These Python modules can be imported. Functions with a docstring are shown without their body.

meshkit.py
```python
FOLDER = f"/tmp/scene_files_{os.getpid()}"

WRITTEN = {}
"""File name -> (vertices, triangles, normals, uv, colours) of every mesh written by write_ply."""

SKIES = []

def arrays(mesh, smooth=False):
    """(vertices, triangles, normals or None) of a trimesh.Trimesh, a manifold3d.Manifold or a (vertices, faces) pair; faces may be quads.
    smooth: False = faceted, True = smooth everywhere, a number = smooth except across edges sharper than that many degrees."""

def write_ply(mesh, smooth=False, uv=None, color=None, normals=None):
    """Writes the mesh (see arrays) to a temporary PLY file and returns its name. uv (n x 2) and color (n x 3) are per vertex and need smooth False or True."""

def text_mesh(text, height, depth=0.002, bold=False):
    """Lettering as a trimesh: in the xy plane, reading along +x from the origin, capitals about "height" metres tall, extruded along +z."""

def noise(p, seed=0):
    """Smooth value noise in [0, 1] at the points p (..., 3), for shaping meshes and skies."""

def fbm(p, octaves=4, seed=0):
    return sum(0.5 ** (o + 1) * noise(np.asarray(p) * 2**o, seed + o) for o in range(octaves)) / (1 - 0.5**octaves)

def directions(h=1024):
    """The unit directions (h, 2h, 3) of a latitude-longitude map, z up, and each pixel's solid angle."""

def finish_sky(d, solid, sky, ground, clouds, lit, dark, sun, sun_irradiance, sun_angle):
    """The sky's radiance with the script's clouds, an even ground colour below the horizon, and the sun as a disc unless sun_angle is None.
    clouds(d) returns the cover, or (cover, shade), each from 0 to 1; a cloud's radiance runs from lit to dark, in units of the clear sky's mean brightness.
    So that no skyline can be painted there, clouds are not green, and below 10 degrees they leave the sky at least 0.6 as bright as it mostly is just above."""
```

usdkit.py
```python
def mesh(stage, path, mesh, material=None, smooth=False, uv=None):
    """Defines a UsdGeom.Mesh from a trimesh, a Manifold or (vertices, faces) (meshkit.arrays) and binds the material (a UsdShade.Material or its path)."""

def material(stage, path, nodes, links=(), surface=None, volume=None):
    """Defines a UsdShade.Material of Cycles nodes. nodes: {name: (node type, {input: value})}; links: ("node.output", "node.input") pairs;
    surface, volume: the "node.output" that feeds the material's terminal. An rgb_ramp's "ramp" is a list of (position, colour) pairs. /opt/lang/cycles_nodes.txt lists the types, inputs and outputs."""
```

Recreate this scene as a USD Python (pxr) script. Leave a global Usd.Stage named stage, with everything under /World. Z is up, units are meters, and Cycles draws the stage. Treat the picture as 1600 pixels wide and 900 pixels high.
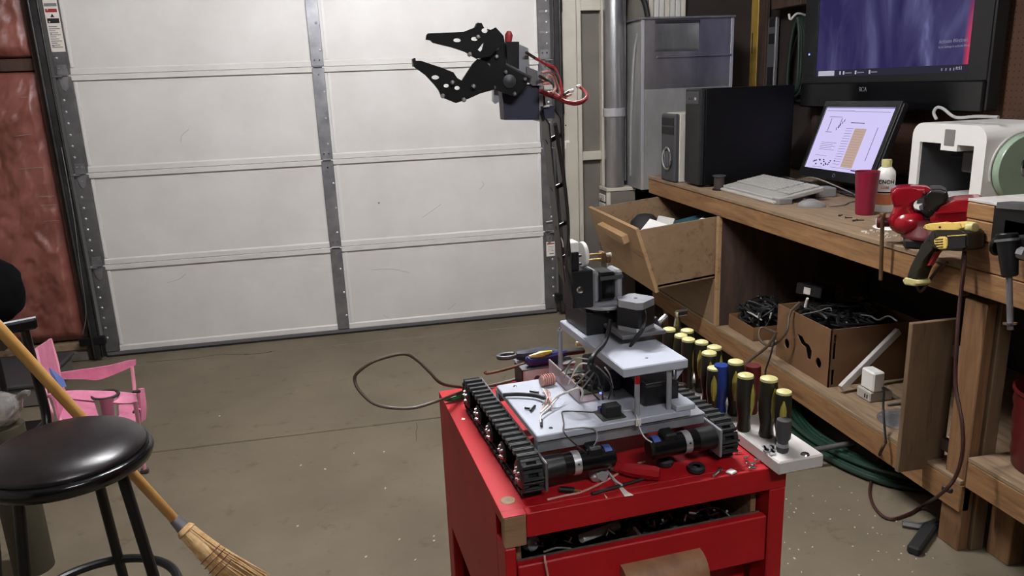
import math, random
import numpy as np, trimesh, usdkit, meshkit
from shapely.geometry import Polygon, Point, box as sbox
from shapely import affinity
from pxr import Usd, UsdGeom, UsdLux, UsdShade, Gf, Sdf

stage = Usd.Stage.CreateInMemory()
UsdGeom.SetStageUpAxis(stage, 'Z'); UsdGeom.SetStageMetersPerUnit(stage, 1.0)
UsdGeom.Xform.Define(stage, '/World'); UsdGeom.Scope.Define(stage, '/World/Looks')
PI = math.pi

# ---------------------------------------------------------------- camera
YAW, PITCH, ROLL, EYE, FPX = 0.1970, 0.2590, -0.0400, np.array([0.144, -4.764, 1.488]), 1200.0
_f = np.array([math.sin(YAW) * math.cos(PITCH), math.cos(YAW) * math.cos(PITCH), -math.sin(PITCH)])
_r0 = np.array([math.cos(YAW), -math.sin(YAW), 0.0]); _u0 = np.cross(_r0, _f)
_r = _r0 * math.cos(ROLL) + _u0 * math.sin(ROLL); _u = -_r0 * math.sin(ROLL) + _u0 * math.cos(ROLL)
cam = UsdGeom.Camera.Define(stage, '/World/camera')
cam.CreateHorizontalApertureAttr(36.0); cam.CreateFocalLengthAttr(36.0 * FPX / 1600.0)
cam.CreateClippingRangeAttr((0.05, 100.0)); cam.CreateExposureAttr(0.0)
cam.AddTransformOp().Set(Gf.Matrix4d(*_r, 0, *_u, 0, *(-_f), 0, *EYE, 1))

# ---------------------------------------------------------------- light: the workshop's ceiling tubes, plus a weak dome added as fill for bounce inside the room
LAMPS = [((0.45, -2.40, 2.95), 385.0), ((0.60, -5.75, 2.93), 150.0)]   # two ceiling lamps (built with the setting): place, strength of the tubes
LAMP_RGB = (250, 250, 255)
dome = UsdLux.DomeLight.Define(stage, '/World/dome'); dome.CreateIntensityAttr(0.02); dome.CreateColorAttr(Gf.Vec3f(1, .95, .9))

# ---------------------------------------------------------------- pixel of the photograph + a real plane -> point of the place
def ray(px, py): return _f * FPX + _r * (px - 800) + _u * (450 - py)
def PX(px, py, x): d = ray(px, py); return EYE + d * ((x - EYE[0]) / d[0])
def PY(px, py, y): d = ray(px, py); return EYE + d * ((y - EYE[1]) / d[1])
def PZ(px, py, z): d = ray(px, py); return EYE + d * ((z - EYE[2]) / d[2])

class Frame:
    def __init__(s, o, deg):
        t = math.radians(deg); s.o = np.array(o, float); s.deg = deg
        s.M = np.array([[math.cos(t), math.sin(t), 0], [-math.sin(t), math.cos(t), 0], [0, 0, 1]])
    def loc(s, P): return s.M @ (np.asarray(P, float) - s.o)
    def w(s, *p): return s.o + s.M.T @ np.array(p, float)
    def q(s, px, py, ax, val):
        c = s.M @ (EYE - s.o); d = s.M @ ray(px, py); return c + d * ((val - c[ax]) / d[ax])
    def u(s, px, py, v): return s.q(px, py, 0, v)
    def v(s, px, py, v): return s.q(px, py, 1, v)
    def z(s, px, py, v): return s.q(px, py, 2, v)

# ---------------------------------------------------------------- mesh helpers
def cat(*ms):
    out = []
    for m in ms:
        out += list(m) if isinstance(m, (list, tuple)) else [m]
    return trimesh.util.concatenate(out)
def cbox(lo, hi, c=0.0015):
    """box from corner to corner with chamfered edges"""
    lo, hi = np.minimum(lo, hi).astype(float), np.maximum(lo, hi).astype(float)
    c = min(c, 0.4 * float((hi - lo).min())); ctr, h = (lo + hi) / 2, (hi - lo) / 2
    if c < 1e-5:
        m = trimesh.creation.box(hi - lo); m.apply_translation(ctr); return m
    pts = []
    for s in np.ndindex(2, 2, 2):
        s = np.array(s) * 2 - 1
        for k in range(3):
            p = h - c; p = p.copy(); p[k] = h[k]; pts.append(s * p)
    m = trimesh.convex.convex_hull(np.array(pts)); m.apply_translation(ctr); return m
def bx(ctr, size, c=0.0015, rz=0, ry=0, rx=0):
    size = np.array(size, float); m = cbox(-size / 2, size / 2, c)
    return place(m, ctr, rz, ry, rx)
def place(m, loc=(0, 0, 0), rz=0, ry=0, rx=0):
    m = m.copy()
    for a, ax in ((rx, [1, 0, 0]), (ry, [0, 1, 0]), (rz, [0, 0, 1])):
        if a: m.apply_transform(trimesh.transformations.rotation_matrix(math.radians(a), ax))
    m.apply_translation(loc); return m
def basis(m, o, ex, ey, ez):
    T = np.eye(4); T[:3, 0], T[:3, 1], T[:3, 2], T[:3, 3] = ex, ey, ez, o
    m = m.copy(); m.apply_transform(T)
    if np.linalg.det(T[:3, :3]) < 0: m.invert()
    return m
def unit(v): v = np.asarray(v, float); return v / np.linalg.norm(v)
def cyl(a, b, r, n=16, r2=None, c=0):
    """cylinder or cone frustum from a to b; c chamfers the ends"""
    a, b = np.asarray(a, float), np.asarray(b, float); L = np.linalg.norm(b - a); r2 = r if r2 is None else r2
    prof = [(0, 0), (r - c, 0)] + ([(r, c)] if c else []) + ([(r2, L - c)] if c else []) + [(r2 - c, L), (0, L)]
    return lathe(prof, n, a, b - a)
def lathe(prof, n=24, o=(0, 0, 0), d=(0, 0, 1)):
    m = trimesh.creation.revolve(np.array(prof, float), sections=n)
    ez = unit(d); h = np.array([1.0, 0, 0]) if abs(ez[0]) < .9 else np.array([0, 1.0, 0])
    ex = unit(np.cross(h, ez)); ey = np.cross(ez, ex)
    return basis(m, o, ex, ey, ez)
def spline(pts, k=8):
    p = np.asarray(pts, float)
    if len(p) < 3: return np.array([p[0] + (p[-1] - p[0]) * t for t in np.linspace(0, 1, k)])
    q = np.vstack([2 * p[0] - p[1], p, 2 * p[-1] - p[-2]]); out = []
    for i in range(len(p) - 1):
        a, b, c, d = q[i:i + 4]
        for t in np.linspace(0, 1, k, endpoint=False):
            out.append(.5 * (2 * b + (c - a) * t + (2 * a - 5 * b + 4 * c - d) * t * t + (3 * b - a - 3 * c + d) * t ** 3))
    return np.array(out + [p[-1]])
def tube(pts, r, n=8, k=6, smooth=True, closed=False):
    p = spline(pts, k) if smooth else np.asarray(pts, float)
    t = np.gradient(p, axis=0); t /= np.linalg.norm(t, axis=1, keepdims=True) + 1e-12
    a = np.cross(t[0], [0, 0, 1.0] if abs(t[0][2]) < .9 else [1.0, 0, 0]); a /= np.linalg.norm(a)
    A = []
    for i in range(len(p)):
        a = a - t[i] * (a @ t[i]); a /= np.linalg.norm(a) + 1e-12; A.append(a)
    A = np.array(A); B = np.cross(t, A); ang = np.arange(n) * 2 * PI / n
    rr = np.interp(np.linspace(0, 1, len(p)), np.linspace(0, 1, len(np.atleast_1d(r))), np.atleast_1d(r)) if np.ndim(r) else np.full(len(p), r)
    v = p[:, None] + rr[:, None, None] * (np.cos(ang)[None, :, None] * A[:, None] + np.sin(ang)[None, :, None] * B[:, None])
    V = np.vstack([v.reshape(-1, 3), p[:1], p[-1:]]); F = []
    for i in range(len(p) - 1):
        for j in range(n):
            j2 = (j + 1) % n; F += [[i * n + j, i * n + j2, (i + 1) * n + j2], [i * n + j, (i + 1) * n + j2, (i + 1) * n + j]]
    e0, e1, L = len(p) * n, len(p) * n + 1, (len(p) - 1) * n
    for j in range(n):
        j2 = (j + 1) % n; F += [[e0, j2, j], [e1, L + j, L + j2]]
    m = trimesh.Trimesh(V, F, process=False)
    if m.volume < 0: m.invert()
    return m
def ext(poly, t):
    """extrusion of a shapely polygon (or list of points) along +z by t"""
    if not isinstance(poly, (Polygon,)) and not hasattr(poly, 'geoms'): poly = Polygon(poly)
    return cat([trimesh.creation.extrude_polygon(g, t, engine='earcut') for g in getattr(poly, 'geoms', [poly])])
def slab(poly, o, ex, ey, t, back=0.0):
    """polygon drawn in the plane (o; ex, ey), thickness t along ex x ey, starting at -back"""
    ex, ey = unit(ex), unit(ey); ez = np.cross(ex, ey)
    return basis(ext(poly, t), np.asarray(o, float) - ez * back, ex, ey, ez)
def yslab(pxs, y, t, holes=()):
    """outline given where it stands in the plane y, with thickness t (centred)"""
    P = [PY(a, b, y) for a, b in pxs]; H = [[(PY(a, b, y)[0], PY(a, b, y)[2]) for a, b in h] for h in holes]
    return slab(Polygon([(p[0], p[2]) for p in P], H).buffer(0), (0, y, 0), (1, 0, 0), (0, 0, 1), t, t / 2)
def circ_px(cx, cy, rx, ry=None, n=12): return [(cx + rx * math.cos(a), cy + (ry or rx) * math.sin(a)) for a in np.linspace(0, 2 * PI, n, endpoint=False)]
def text_on(s, h, o, ex, ey, depth=0.0008, bold=False, center=False):
    m = meshkit.text_mesh(s, h, depth, bold)
    if center: m.apply_translation([-m.bounds[1][0] / 2, 0, 0])
    ex, ey = unit(ex), unit(ey); return basis(m, o, ex, ey, np.cross(ex, ey))
def wobble(m, amp, scale, seed=0):
    m = m.copy(); v = m.vertices
    d = np.stack([meshkit.fbm(v * scale + 17.3 * k, 3, seed + k) - .5 for k in range(3)], 1)
    m.vertices = v + 2 * amp * d; return m
def rrect(w, h, r, cx=0, cy=0): return sbox(cx - w / 2 + r, cy - h / 2 + r, cx + w / 2 - r, cy + h / 2 - r).buffer(r, 6)

# ---------------------------------------------------------------- stage helpers
used = {}
def fresh(parent, name):
    k = (str(parent), name); n = used.get(k, 0); used[k] = n + 1
    return f'{parent}/{name}' + (f'_{n:03d}' if n else '')
def meta(p, label=None, cat=None, group=None, kind=None):
    for k, v in (('label', label), ('category', cat), ('group', group), ('kind', kind)):
        if v: p.SetCustomDataByKey(k, v)
class Part:
    def __init__(s, path, inv): s.path, s.inv = path, inv
    def part(s, name, mesh, m, smooth=35, label=None, kind=None, local=False, subdiv=False):
        mesh = mesh.copy()
        if s.inv is not None and not local: mesh.apply_transform(s.inv)
        path = fresh(s.path, name)
        g = usdkit.mesh(stage, path, mesh, LOOK[m], smooth=smooth)
        meta(g.GetPrim(), label, None, None, kind); return Part(path, s.inv)
def thing(name, label, cat, loc=(0, 0, 0), rz=0.0, group=None, kind=None):
    path = fresh('/World', name); x = UsdGeom.Xform.Define(stage, path)
    x.AddTranslateOp().Set(Gf.Vec3d(*map(float, loc)))
    if rz: x.AddRotateZOp().Set(float(rz))
    meta(x.GetPrim(), label, cat, group, kind)
    T = trimesh.transformations.translation_matrix(loc) @ trimesh.transformations.rotation_matrix(math.radians(rz), [0, 0, 1])
    t = Part(path, np.linalg.inv(T)); t.prim = x.GetPrim(); return t
def single(name, mesh, m, label, cat, group=None, kind=None, smooth=35):
    path = fresh('/World', name); g = usdkit.mesh(stage, path, mesh, LOOK[m], smooth=smooth)
    meta(g.GetPrim(), label, cat, group, kind); return Part(path, None)
def struct(name, mesh, m, smooth=35):
    return single(name, mesh, m, None, None, None, 'structure', smooth)
def dup(src, loc, rz=0.0, label=None, group=None, rot=None, scale=None):
    """another instance of a thing already built: a reference to the first with its own label"""
    base = src.path.split('/')[-1]; path = fresh('/World', base); x = UsdGeom.Xform.Define(stage, path); p = x.GetPrim()
    p.GetReferences().AddInternalReference(src.path); p.SetInstanceable(True)
    x.ClearXformOpOrder()
    x.AddTranslateOp(opSuffix='at').Set(Gf.Vec3d(*map(float, loc)))
    if rot: x.AddRotateXYZOp(opSuffix='turn').Set(Gf.Vec3f(*map(float, rot)))
    else: x.AddRotateZOp(opSuffix='turn').Set(float(rz))
    if scale: x.AddScaleOp(opSuffix='size').Set(Gf.Vec3f(*map(float, scale)))
    was = src.prim.GetCustomData(); meta(p, label or was['label'], was['category'], group or was.get('group')); return p

# ---------------------------------------------------------------- materials
LOOK = {}
def lin(c): return tuple(((x / 255) / 12.92 if x / 255 <= .04045 else ((x / 255 + .055) / 1.055) ** 2.4) for x in c)
def mat(name, rgb, rough=.5, metal=0., rgb2=None, scale=6., stretch=(1, 1, 1), bump=0., bscale=None, lo=.35, hi=.65, space='object', detail=4, spec=.5, coat=0., distort=0., fine=None):
    """principled surface whose colour wanders between rgb and rgb2 by noise; bump gives fine relief"""
    n, l = {'p': ('principled_bsdf', {'roughness': rough, 'metallic': metal, 'base_color': lin(rgb), 'specular_ior_level': spec, 'coat_weight': coat})}, []
    if rgb2 is not None or bump:
        n['c'] = ('texture_coordinate', {}) if space == 'object' else ('geometry', {})
        n['m'] = ('mapping', {'scale': stretch}); l.append(('c.object' if space == 'object' else 'c.position', 'm.vector'))
    if rgb2 is not None:
        n['n'] = ('noise_texture', {'scale': scale, 'detail': detail, 'roughness': .6, 'distortion': distort}); l.append(('m.vector', 'n.vector'))
        n['r'] = ('rgb_ramp', {'ramp': [(lo, lin(rgb)), (hi, lin(rgb2))]}); l += [('n.fac', 'r.fac')]
        if fine:
            n['n2'] = ('noise_texture', {'scale': fine[0], 'detail': 5, 'roughness': .7}); l.append(('m.vector', 'n2.vector'))
            n['r2'] = ('rgb_ramp', {'ramp': [(fine[1], lin(fine[3])), (fine[2], (1, 1, 1))]}); l.append(('n2.fac', 'r2.fac'))
            n['x'] = ('mix', {'mix_type': 'multiply', 'fac': 1.0}); l += [('r.color', 'x.color1'), ('r2.color', 'x.color2'), ('x.color', 'p.base_color')]
        else: l.append(('r.color', 'p.base_color'))
    if bump:
        n['bn'] = ('noise_texture', {'scale': bscale or scale * 4, 'detail': 5}); l.append(('m.vector', 'bn.vector'))
        n['b'] = ('bump', {'strength': bump, 'distance': .004}); l += [('bn.fac', 'b.height'), ('b.normal', 'p.normal')]
    LOOK[name] = usdkit.material(stage, '/World/Looks/' + name, n, l, surface='p.BSDF')
def emit(name, rgb, strength):
    LOOK[name] = usdkit.material(stage, '/World/Looks/' + name, {'e': ('emission', {'color': lin(rgb), 'strength': strength})}, [], surface='e.emission')
def wood(name, a, b, axis, rough=.7, scale=5., dark=(190, 165, 150)):
    st = [9., 9., 9.]; st['xyz'.index(axis)] = .9
    mat(name, a, rough, 0, b, scale=scale, stretch=st, bump=.25, bscale=14, lo=.3, hi=.7, space='world', distort=.8, fine=(2.2, .28, .45, dark))

mat('door_white', (206, 204, 199), .42, 0, (196, 193, 187), scale=2.2, space='world', bump=.02, bscale=60)
mat('door_rail', (208, 206, 201), .4)
mat('galv', (150, 150, 152), .42, .75, (122, 122, 126), scale=9, space='world')
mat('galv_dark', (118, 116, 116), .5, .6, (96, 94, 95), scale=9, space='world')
mat('galv_shine', (200, 200, 200), .30, .92, (160, 160, 162), scale=5, space='world', stretch=(1, 1, .25), bump=.06, bscale=9)
mat('rivet', (205, 205, 205), .3, .7)
mat('track_steel', (62, 60, 60), .5, .6, (44, 42, 42), scale=8, space='world')
mat('black_steel', (20, 20, 21), .35, .2)
mat('chrome', (205, 205, 208), .18, 1.)
mat('alu', (186, 188, 192), .32, .6, (168, 170, 176), scale=30)
mat('alu_dull', (120, 118, 120), .5, .6)
mat('steel_dark', (70, 68, 66), .4, .8)
mat('concrete', (113, 103, 85), .75, 0, (93, 84, 69), scale=1.6, space='world', bump=.12, bscale=40, lo=.3, hi=.7, detail=8, fine=(9, .26, .42, (200, 196, 188)), spec=.35)
mat('curb', (104, 96, 86), .85, 0, (84, 78, 70), scale=6, space='world', bump=.2)
mat('insulation', (146, 88, 77), .45, 0, (104, 56, 47), scale=4.5, space='world', bump=.6, bscale=14, lo=.3, hi=.7, stretch=(1, 1, .7), distort=.6, spec=.6)
mat('plaster', (196, 190, 180), .9, 0, (182, 176, 166), scale=3, space='world')
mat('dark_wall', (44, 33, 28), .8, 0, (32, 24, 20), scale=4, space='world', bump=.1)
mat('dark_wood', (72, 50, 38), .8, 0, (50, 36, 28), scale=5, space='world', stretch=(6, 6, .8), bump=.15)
mat('beige_paint', (186, 180, 166), .5, 0, (172, 166, 152), scale=3, space='world')
mat('grey_panel', (104, 99, 90), .7, 0, (92, 87, 79), scale=3, space='world')
wood('pine_y', (148, 110, 70), (112, 79, 48), 'y'); wood('pine_x', (148, 110, 70), (112, 79, 48), 'x'); wood('pine_z', (130, 96, 62), (100, 70, 44), 'z')
wood('old_ply', (146, 124, 98), (119, 97, 74), 'y', dark=(170, 160, 150))
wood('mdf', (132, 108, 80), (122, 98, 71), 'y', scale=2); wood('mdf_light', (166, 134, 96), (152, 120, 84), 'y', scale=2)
wood('ply_z', (112, 90, 66), (94, 74, 53), 'z', scale=2)
wood('raw_edge', (150, 116, 84), (122, 92, 64), 'x', scale=4)
mat('card', (112, 80, 50), .85, 0, (102, 72, 45), scale=5, space='world'); mat('card_dark', (60, 40, 28), .9)
mat('cart_red', (170, 18, 26), .5, 0, (154, 14, 22), spec=.35, scale=5, bump=.03, bscale=50, fine=(24, .22, .3, (150, 120, 120)))
mat('red_gloss', (150, 16, 30), .22, 0, (120, 10, 22), scale=8, coat=.4)
mat('red_plastic', (150, 18, 26), .3); mat('maroon', (78, 14, 17), .4); mat('cup_red', (120, 16, 44), .35)
mat('black_plastic', (20, 20, 22), .4); mat('black_gloss', (12, 12, 14), .16); mat('black_matte', (18, 17, 18), .75); mat('rubber', (30, 30, 31), .6, 0, (22, 22, 23), scale=40)
mat('vinyl', (20, 17, 18), .33, 0, (32, 27, 29), scale=60, bump=.05, bscale=200)
mat('navy_plastic', (44, 46, 62), .45); mat('indigo', (42, 40, 92), .4)
mat('grey_plastic', (120, 118, 114), .5); mat('dark_grey', (58, 58, 60), .5); mat('light_grey', (184, 182, 176), .5); mat('beige_case', (170, 165, 155), .5)
mat('white_plastic', (226, 224, 218), .35); mat('white_board', (174, 178, 188), .45, 0, (166, 170, 180), scale=8); mat('white_wood', (196, 192, 187), .6, 0, (186, 180, 174), scale=12)
mat('paper', (224, 222, 216), .8); mat('teal', (30, 66, 74), .6)
mat('yellow', (212, 196, 92), .4); mat('yellow_cap', (192, 184, 124), .4); mat('olive', (150, 140, 62), .4); mat('yellow_tool', (222, 190, 100), .4); mat('level_yellow', (172, 142, 66), .4, 0, (154, 122, 50), scale=10)
mat('handle_black', (34, 32, 22), .38); mat('blue_plastic', (30, 52, 120), .3); mat('blue_tape', (60, 82, 150), .5)
mat('brass', (196, 160, 110), .3, .8); mat('part_grey', (112, 112, 118), .22, .5, (30, 30, 33), scale=45); mat('scuff', (172, 168, 161), .6); mat('kraft', (164, 120, 86), .55, 0, (126, 92, 66), scale=20); mat('bronze', (110, 84, 60), .45, .5, (90, 66, 46), scale=20)
mat('pink', (222, 136, 164), .7, 0, (204, 116, 148), scale=14, bump=.25, bscale=60); mat('pink_tube', (230, 160, 178), .35); mat('print_blue', (92, 120, 178), .7)
mat('broom_wood', (190, 146, 84), .4, 0, (176, 130, 70), scale=6, stretch=(3, 3, 1)); mat('straw', (206, 176, 130), .8, 0, (176, 136, 82), scale=40); mat('thread', (110, 60, 60), .8)
mat('hose_green', (20, 50, 38), .4, 0, (16, 42, 32), scale=12); mat('green_rubber', (40, 110, 66), .5); mat('cable_brown', (74, 58, 44), .5); mat('cable_black', (14, 13, 13), .55); mat('cable_orange', (54, 24, 18), .5)
mat('wire_red', (170, 52, 56), .45); mat('wire_white', (214, 208, 204), .5); mat('wire_grey', (128, 124, 120), .5); mat('wire_dark', (52, 42, 40), .5); mat('wire_pink', (196, 140, 130), .5)
mat('pcb', (62, 60, 48), .5, 0, (40, 54, 44), scale=60); mat('coil', (176, 136, 122), .5)
mat('foil', (214, 214, 218), .3, .7); mat('dust', (206, 196, 180), .9)
mat('peg_dark', (58, 38, 26), .7, 0, (44, 28, 20), scale=4, space='world')
mat('olive_dark', (58, 54, 38), .7); mat('jacket', (7, 7, 8), .95, 0, (10, 10, 12), scale=12, spec=.1); mat('hose_dark', (26, 40, 33), .5); mat('key_grey', (158, 156, 150), .5); mat('tower_black', (4, 4, 6), .45, spec=.2); mat('galv_matte', (150, 149, 146), .5, .35, (126, 126, 124), scale=6, space='world', stretch=(1, 1, .3)); mat('bin_grey', (92, 88, 80), .7); mat('ink', (24, 24, 26), .8); mat('ink_red', (150, 40, 36), .7); mat('ink_grey', (120, 118, 116), .8); mat('orange_label', (196, 116, 70), .6); mat('white_label', (216, 208, 198), .6)
emit('tv_icon', (170, 168, 190), .45); emit('mon_ink', (70, 66, 96), .35); emit('mon_grey', (140, 136, 176), .8); emit('mon_orange', (205, 176, 160), .85); emit('led_blue', (120, 140, 255), 2.0)
def glassy(name, tint, a=.1, rough=.08):
    LOOK[name] = usdkit.material(stage, '/World/Looks/' + name, {'t': ('transparent_bsdf', {'color': lin(tint)}), 'g': ('glossy_bsdf', {'color': (.9, .9, .9), 'roughness': rough}), 'd': ('diffuse_bsdf', {'color': lin(tint)}),
        'f': ('fresnel', {'IOR': 1.45}), 'm1': ('mix_closure', {'fac': a}), 'm2': ('mix_closure', {})},
        [('t.BSDF', 'm1.closure1'), ('d.BSDF', 'm1.closure2'), ('f.fac', 'm2.fac'), ('m1.closure', 'm2.closure1'), ('g.BSDF', 'm2.closure2')], surface='m2.closure')
glassy('clear_tube', (225, 225, 222), .5, .2); glassy('clear_plastic', (235, 235, 235), .12); glassy('spool_green', (172, 196, 170), .7, .2); glassy('poly_bag', (215, 210, 205), .25); glassy('mesh_pink', (205, 120, 150), .5, .4); glassy('acrylic_pink', (226, 205, 210), .45)
# ================================================================ the setting
def peg_mat(name, rgb, pitch=.0254, r=.13):
    LOOK[name] = usdkit.material(stage, '/World/Looks/' + name, {
        'g': ('geometry', {}), 's': ('vector_math', {'math_type': 'multiply', 'vector2': (0, 1 / pitch, 1 / pitch)}), 'f': ('vector_math', {'math_type': 'fraction'}),
        'd': ('vector_math', {'math_type': 'distance', 'vector2': (0, .5, .5)}), 'lt': ('math', {'math_type': 'less_than', 'value2': r}),
        'n': ('noise_texture', {'scale': 5, 'detail': 4}), 'r': ('rgb_ramp', {'ramp': [(.35, lin(rgb)), (.65, tuple(.7 * x for x in lin(rgb)))]}),
        'mx': ('mix', {'color2': (.004, .003, .003)}), 'p': ('principled_bsdf', {'roughness': .6})},
        [('g.position', 's.vector1'), ('s.vector', 'f.vector1'), ('f.vector', 'd.vector1'), ('d.value', 'lt.value1'), ('lt.value', 'mx.fac'), ('g.position', 'n.vector'), ('n.fac', 'r.fac'), ('r.color', 'mx.color1'), ('mx.color', 'p.base_color')], surface='p.BSDF')
peg_mat('pegboard', (78, 52, 36))
# floor: three concrete pours with open joints between them
fl = thing('floor', None, None, kind='structure')
fl.part('subgrade', bx((0, -3.0, -.14), (6.2, 7.6, .06), 0), 'curb')
for y0, y1 in ((-.21, .35), (-1.434, -.214), (-6.6, -1.446)):
    fl.part('concrete_slab', cbox((-3.0, y0, -.11), (3.0, y1, 0), .004), 'concrete')
crk = [PZ(650, 660, 0), PZ(652, 668, 0), PZ(650, 676, 0), PZ(651, 690, 0)]
fl.part('crack', tube([p - (0, 0, .0018) for p in crk], .0025, 5, 4), 'ink')
fl.part('crack', tube([PZ(x, y, 0) - (0, 0, .0022) for x, y in ((230, 566), (300, 560), (345, 554), (400, 553), (430, 548))], .004, 5, 4), 'ink')
struct('ceiling', cbox((-2.6, -6.6, 3.1), (2.9, .3, 3.2), 0), 'plaster')
struct('wall_left', cbox((-2.7, -6.6, 0), (-2.55, .3, 3.1), 0), 'plaster')
struct('wall_front', cbox((-2.6, -6.7, 0), (2.9, -6.55, 3.1), 0), 'dark_wall')
wr = thing('wall_right', None, None, kind='structure')
wr.part('sheathing', cbox((2.812, -6.6, 0), (2.95, .3, 3.1), 0), 'dark_wall')
wr.part('pegboard', cbox((2.80, -3.9, .98), (2.811, -.75, 2.6), .001), 'pegboard')
wr.part('stud', cbox((2.775, -.74, .9), (2.811, -.66, 2.7), .002), 'dark_wood')
# wall with the overhead door
wb = thing('wall_back', None, None, kind='structure')
wb.part('header', cbox((-2.55, .0, 2.16), (2.81, .2, 3.1), 0), 'dark_wall')
wb.part('sheathing', cbox((-2.55, .10, .1), (-1.49, .2, 2.16), 0), 'dark_wood')
wb.part('sheathing', cbox((1.75, .062, 0), (2.81, .2, 2.16), 0), 'dark_wall')
def batt(x0, x1, z0, z1, seed):
    nx, nz = int((x1 - x0) / .010) + 2, int((z1 - z0) / .016) + 2
    g = np.array([(x, z) for z in np.linspace(z0, z1, nz) for x in np.linspace(x0, x1, nx)])
    n = meshkit.fbm(np.c_[g[:, 0] * 9, g[:, 1] * 5, g[:, 0] * 0 + seed], 4, seed) - .5
    fold = np.abs(meshkit.fbm(np.c_[g[:, 0] * 7 + 5 * n, g[:, 1] * 15 + 4 * n, g[:, 0] * 0 + seed], 3, seed + 9) - .5)     # creases of the facing film
    ed = np.minimum(np.minimum(g[:, 0] - x0, x1 - g[:, 0]), np.minimum(g[:, 1] - z0, z1 - g[:, 1])); k = np.clip(ed / .05, 0, 1)
    y = .035 - .035 * k - (.06 * n - .035 * fold + .006) * k
    V = np.c_[g[:, 0], y, g[:, 1]]; a = (np.arange(nz - 1)[:, None] * nx + np.arange(nx - 1)[None]).ravel()
    F = np.vstack([np.c_[a, a + 1, a + nx + 1], np.c_[a, a + nx + 1, a + nx]]); B = V.copy(); B[:, 1] = .095; n0 = len(V)
    rim = [j for j in range(nx)] + [i * nx + nx - 1 for i in range(1, nz)] + [(nz - 1) * nx + j for j in range(nx - 2, -1, -1)] + [i * nx for i in range(nz - 2, 0, -1)]
    S = [t for p, q in zip(rim, rim[1:] + rim[:1]) for t in ([q, p, p + n0], [q, p + n0, q + n0])]
    return trimesh.Trimesh(np.vstack([V, B]), np.vstack([F, F[:, ::-1] + n0, S]), process=False)
wb.part('insulation_batt', batt(-1.93, -1.492, .12, 1.655, 3), 'insulation', label='pink insulation below the blocking board', smooth=60)
wb.part('insulation_batt', batt(-1.93, -1.492, 1.73, 2.15, 8), 'insulation', label='pink insulation above the blocking board', smooth=60)
wb.part('insulation_batt', batt(-2.5, -1.97, .12, 2.15, 5), 'insulation', smooth=60)
wb.part('blocking_board', cbox((-1.93, .02, 1.66), (-1.492, .095, 1.725), .003), 'dark_wood')
wb.part('stud', cbox((-1.968, .0, .1), (-1.932, .095, 2.16), .002), 'dark_wood')
wb.part('sill_plate', cbox((-2.55, .0, .062), (-1.49, .12, .105), .003), 'old_ply')
wb.part('curb', cbox((-2.55, -.03, 0), (-1.49, .2, .06), .006), 'curb')
for z in (1.52, 1.32, 1.14, .98, .93, .84):   # creases of the plastic film that catch the light
    wb.part('film_crease', tube([(-1.62 + .05 * math.sin(9 * z), -.018, z), (-1.58, -.022, z + .004), (-1.535 + .03 * math.cos(7 * z), -.014, z + .002)], .0016, 5, 4), 'clear_plastic')
struct('trim_1', cbox((-1.49, -.012, .0), (-1.462, .1, 2.16), .003), 'dark_wood')
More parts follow.
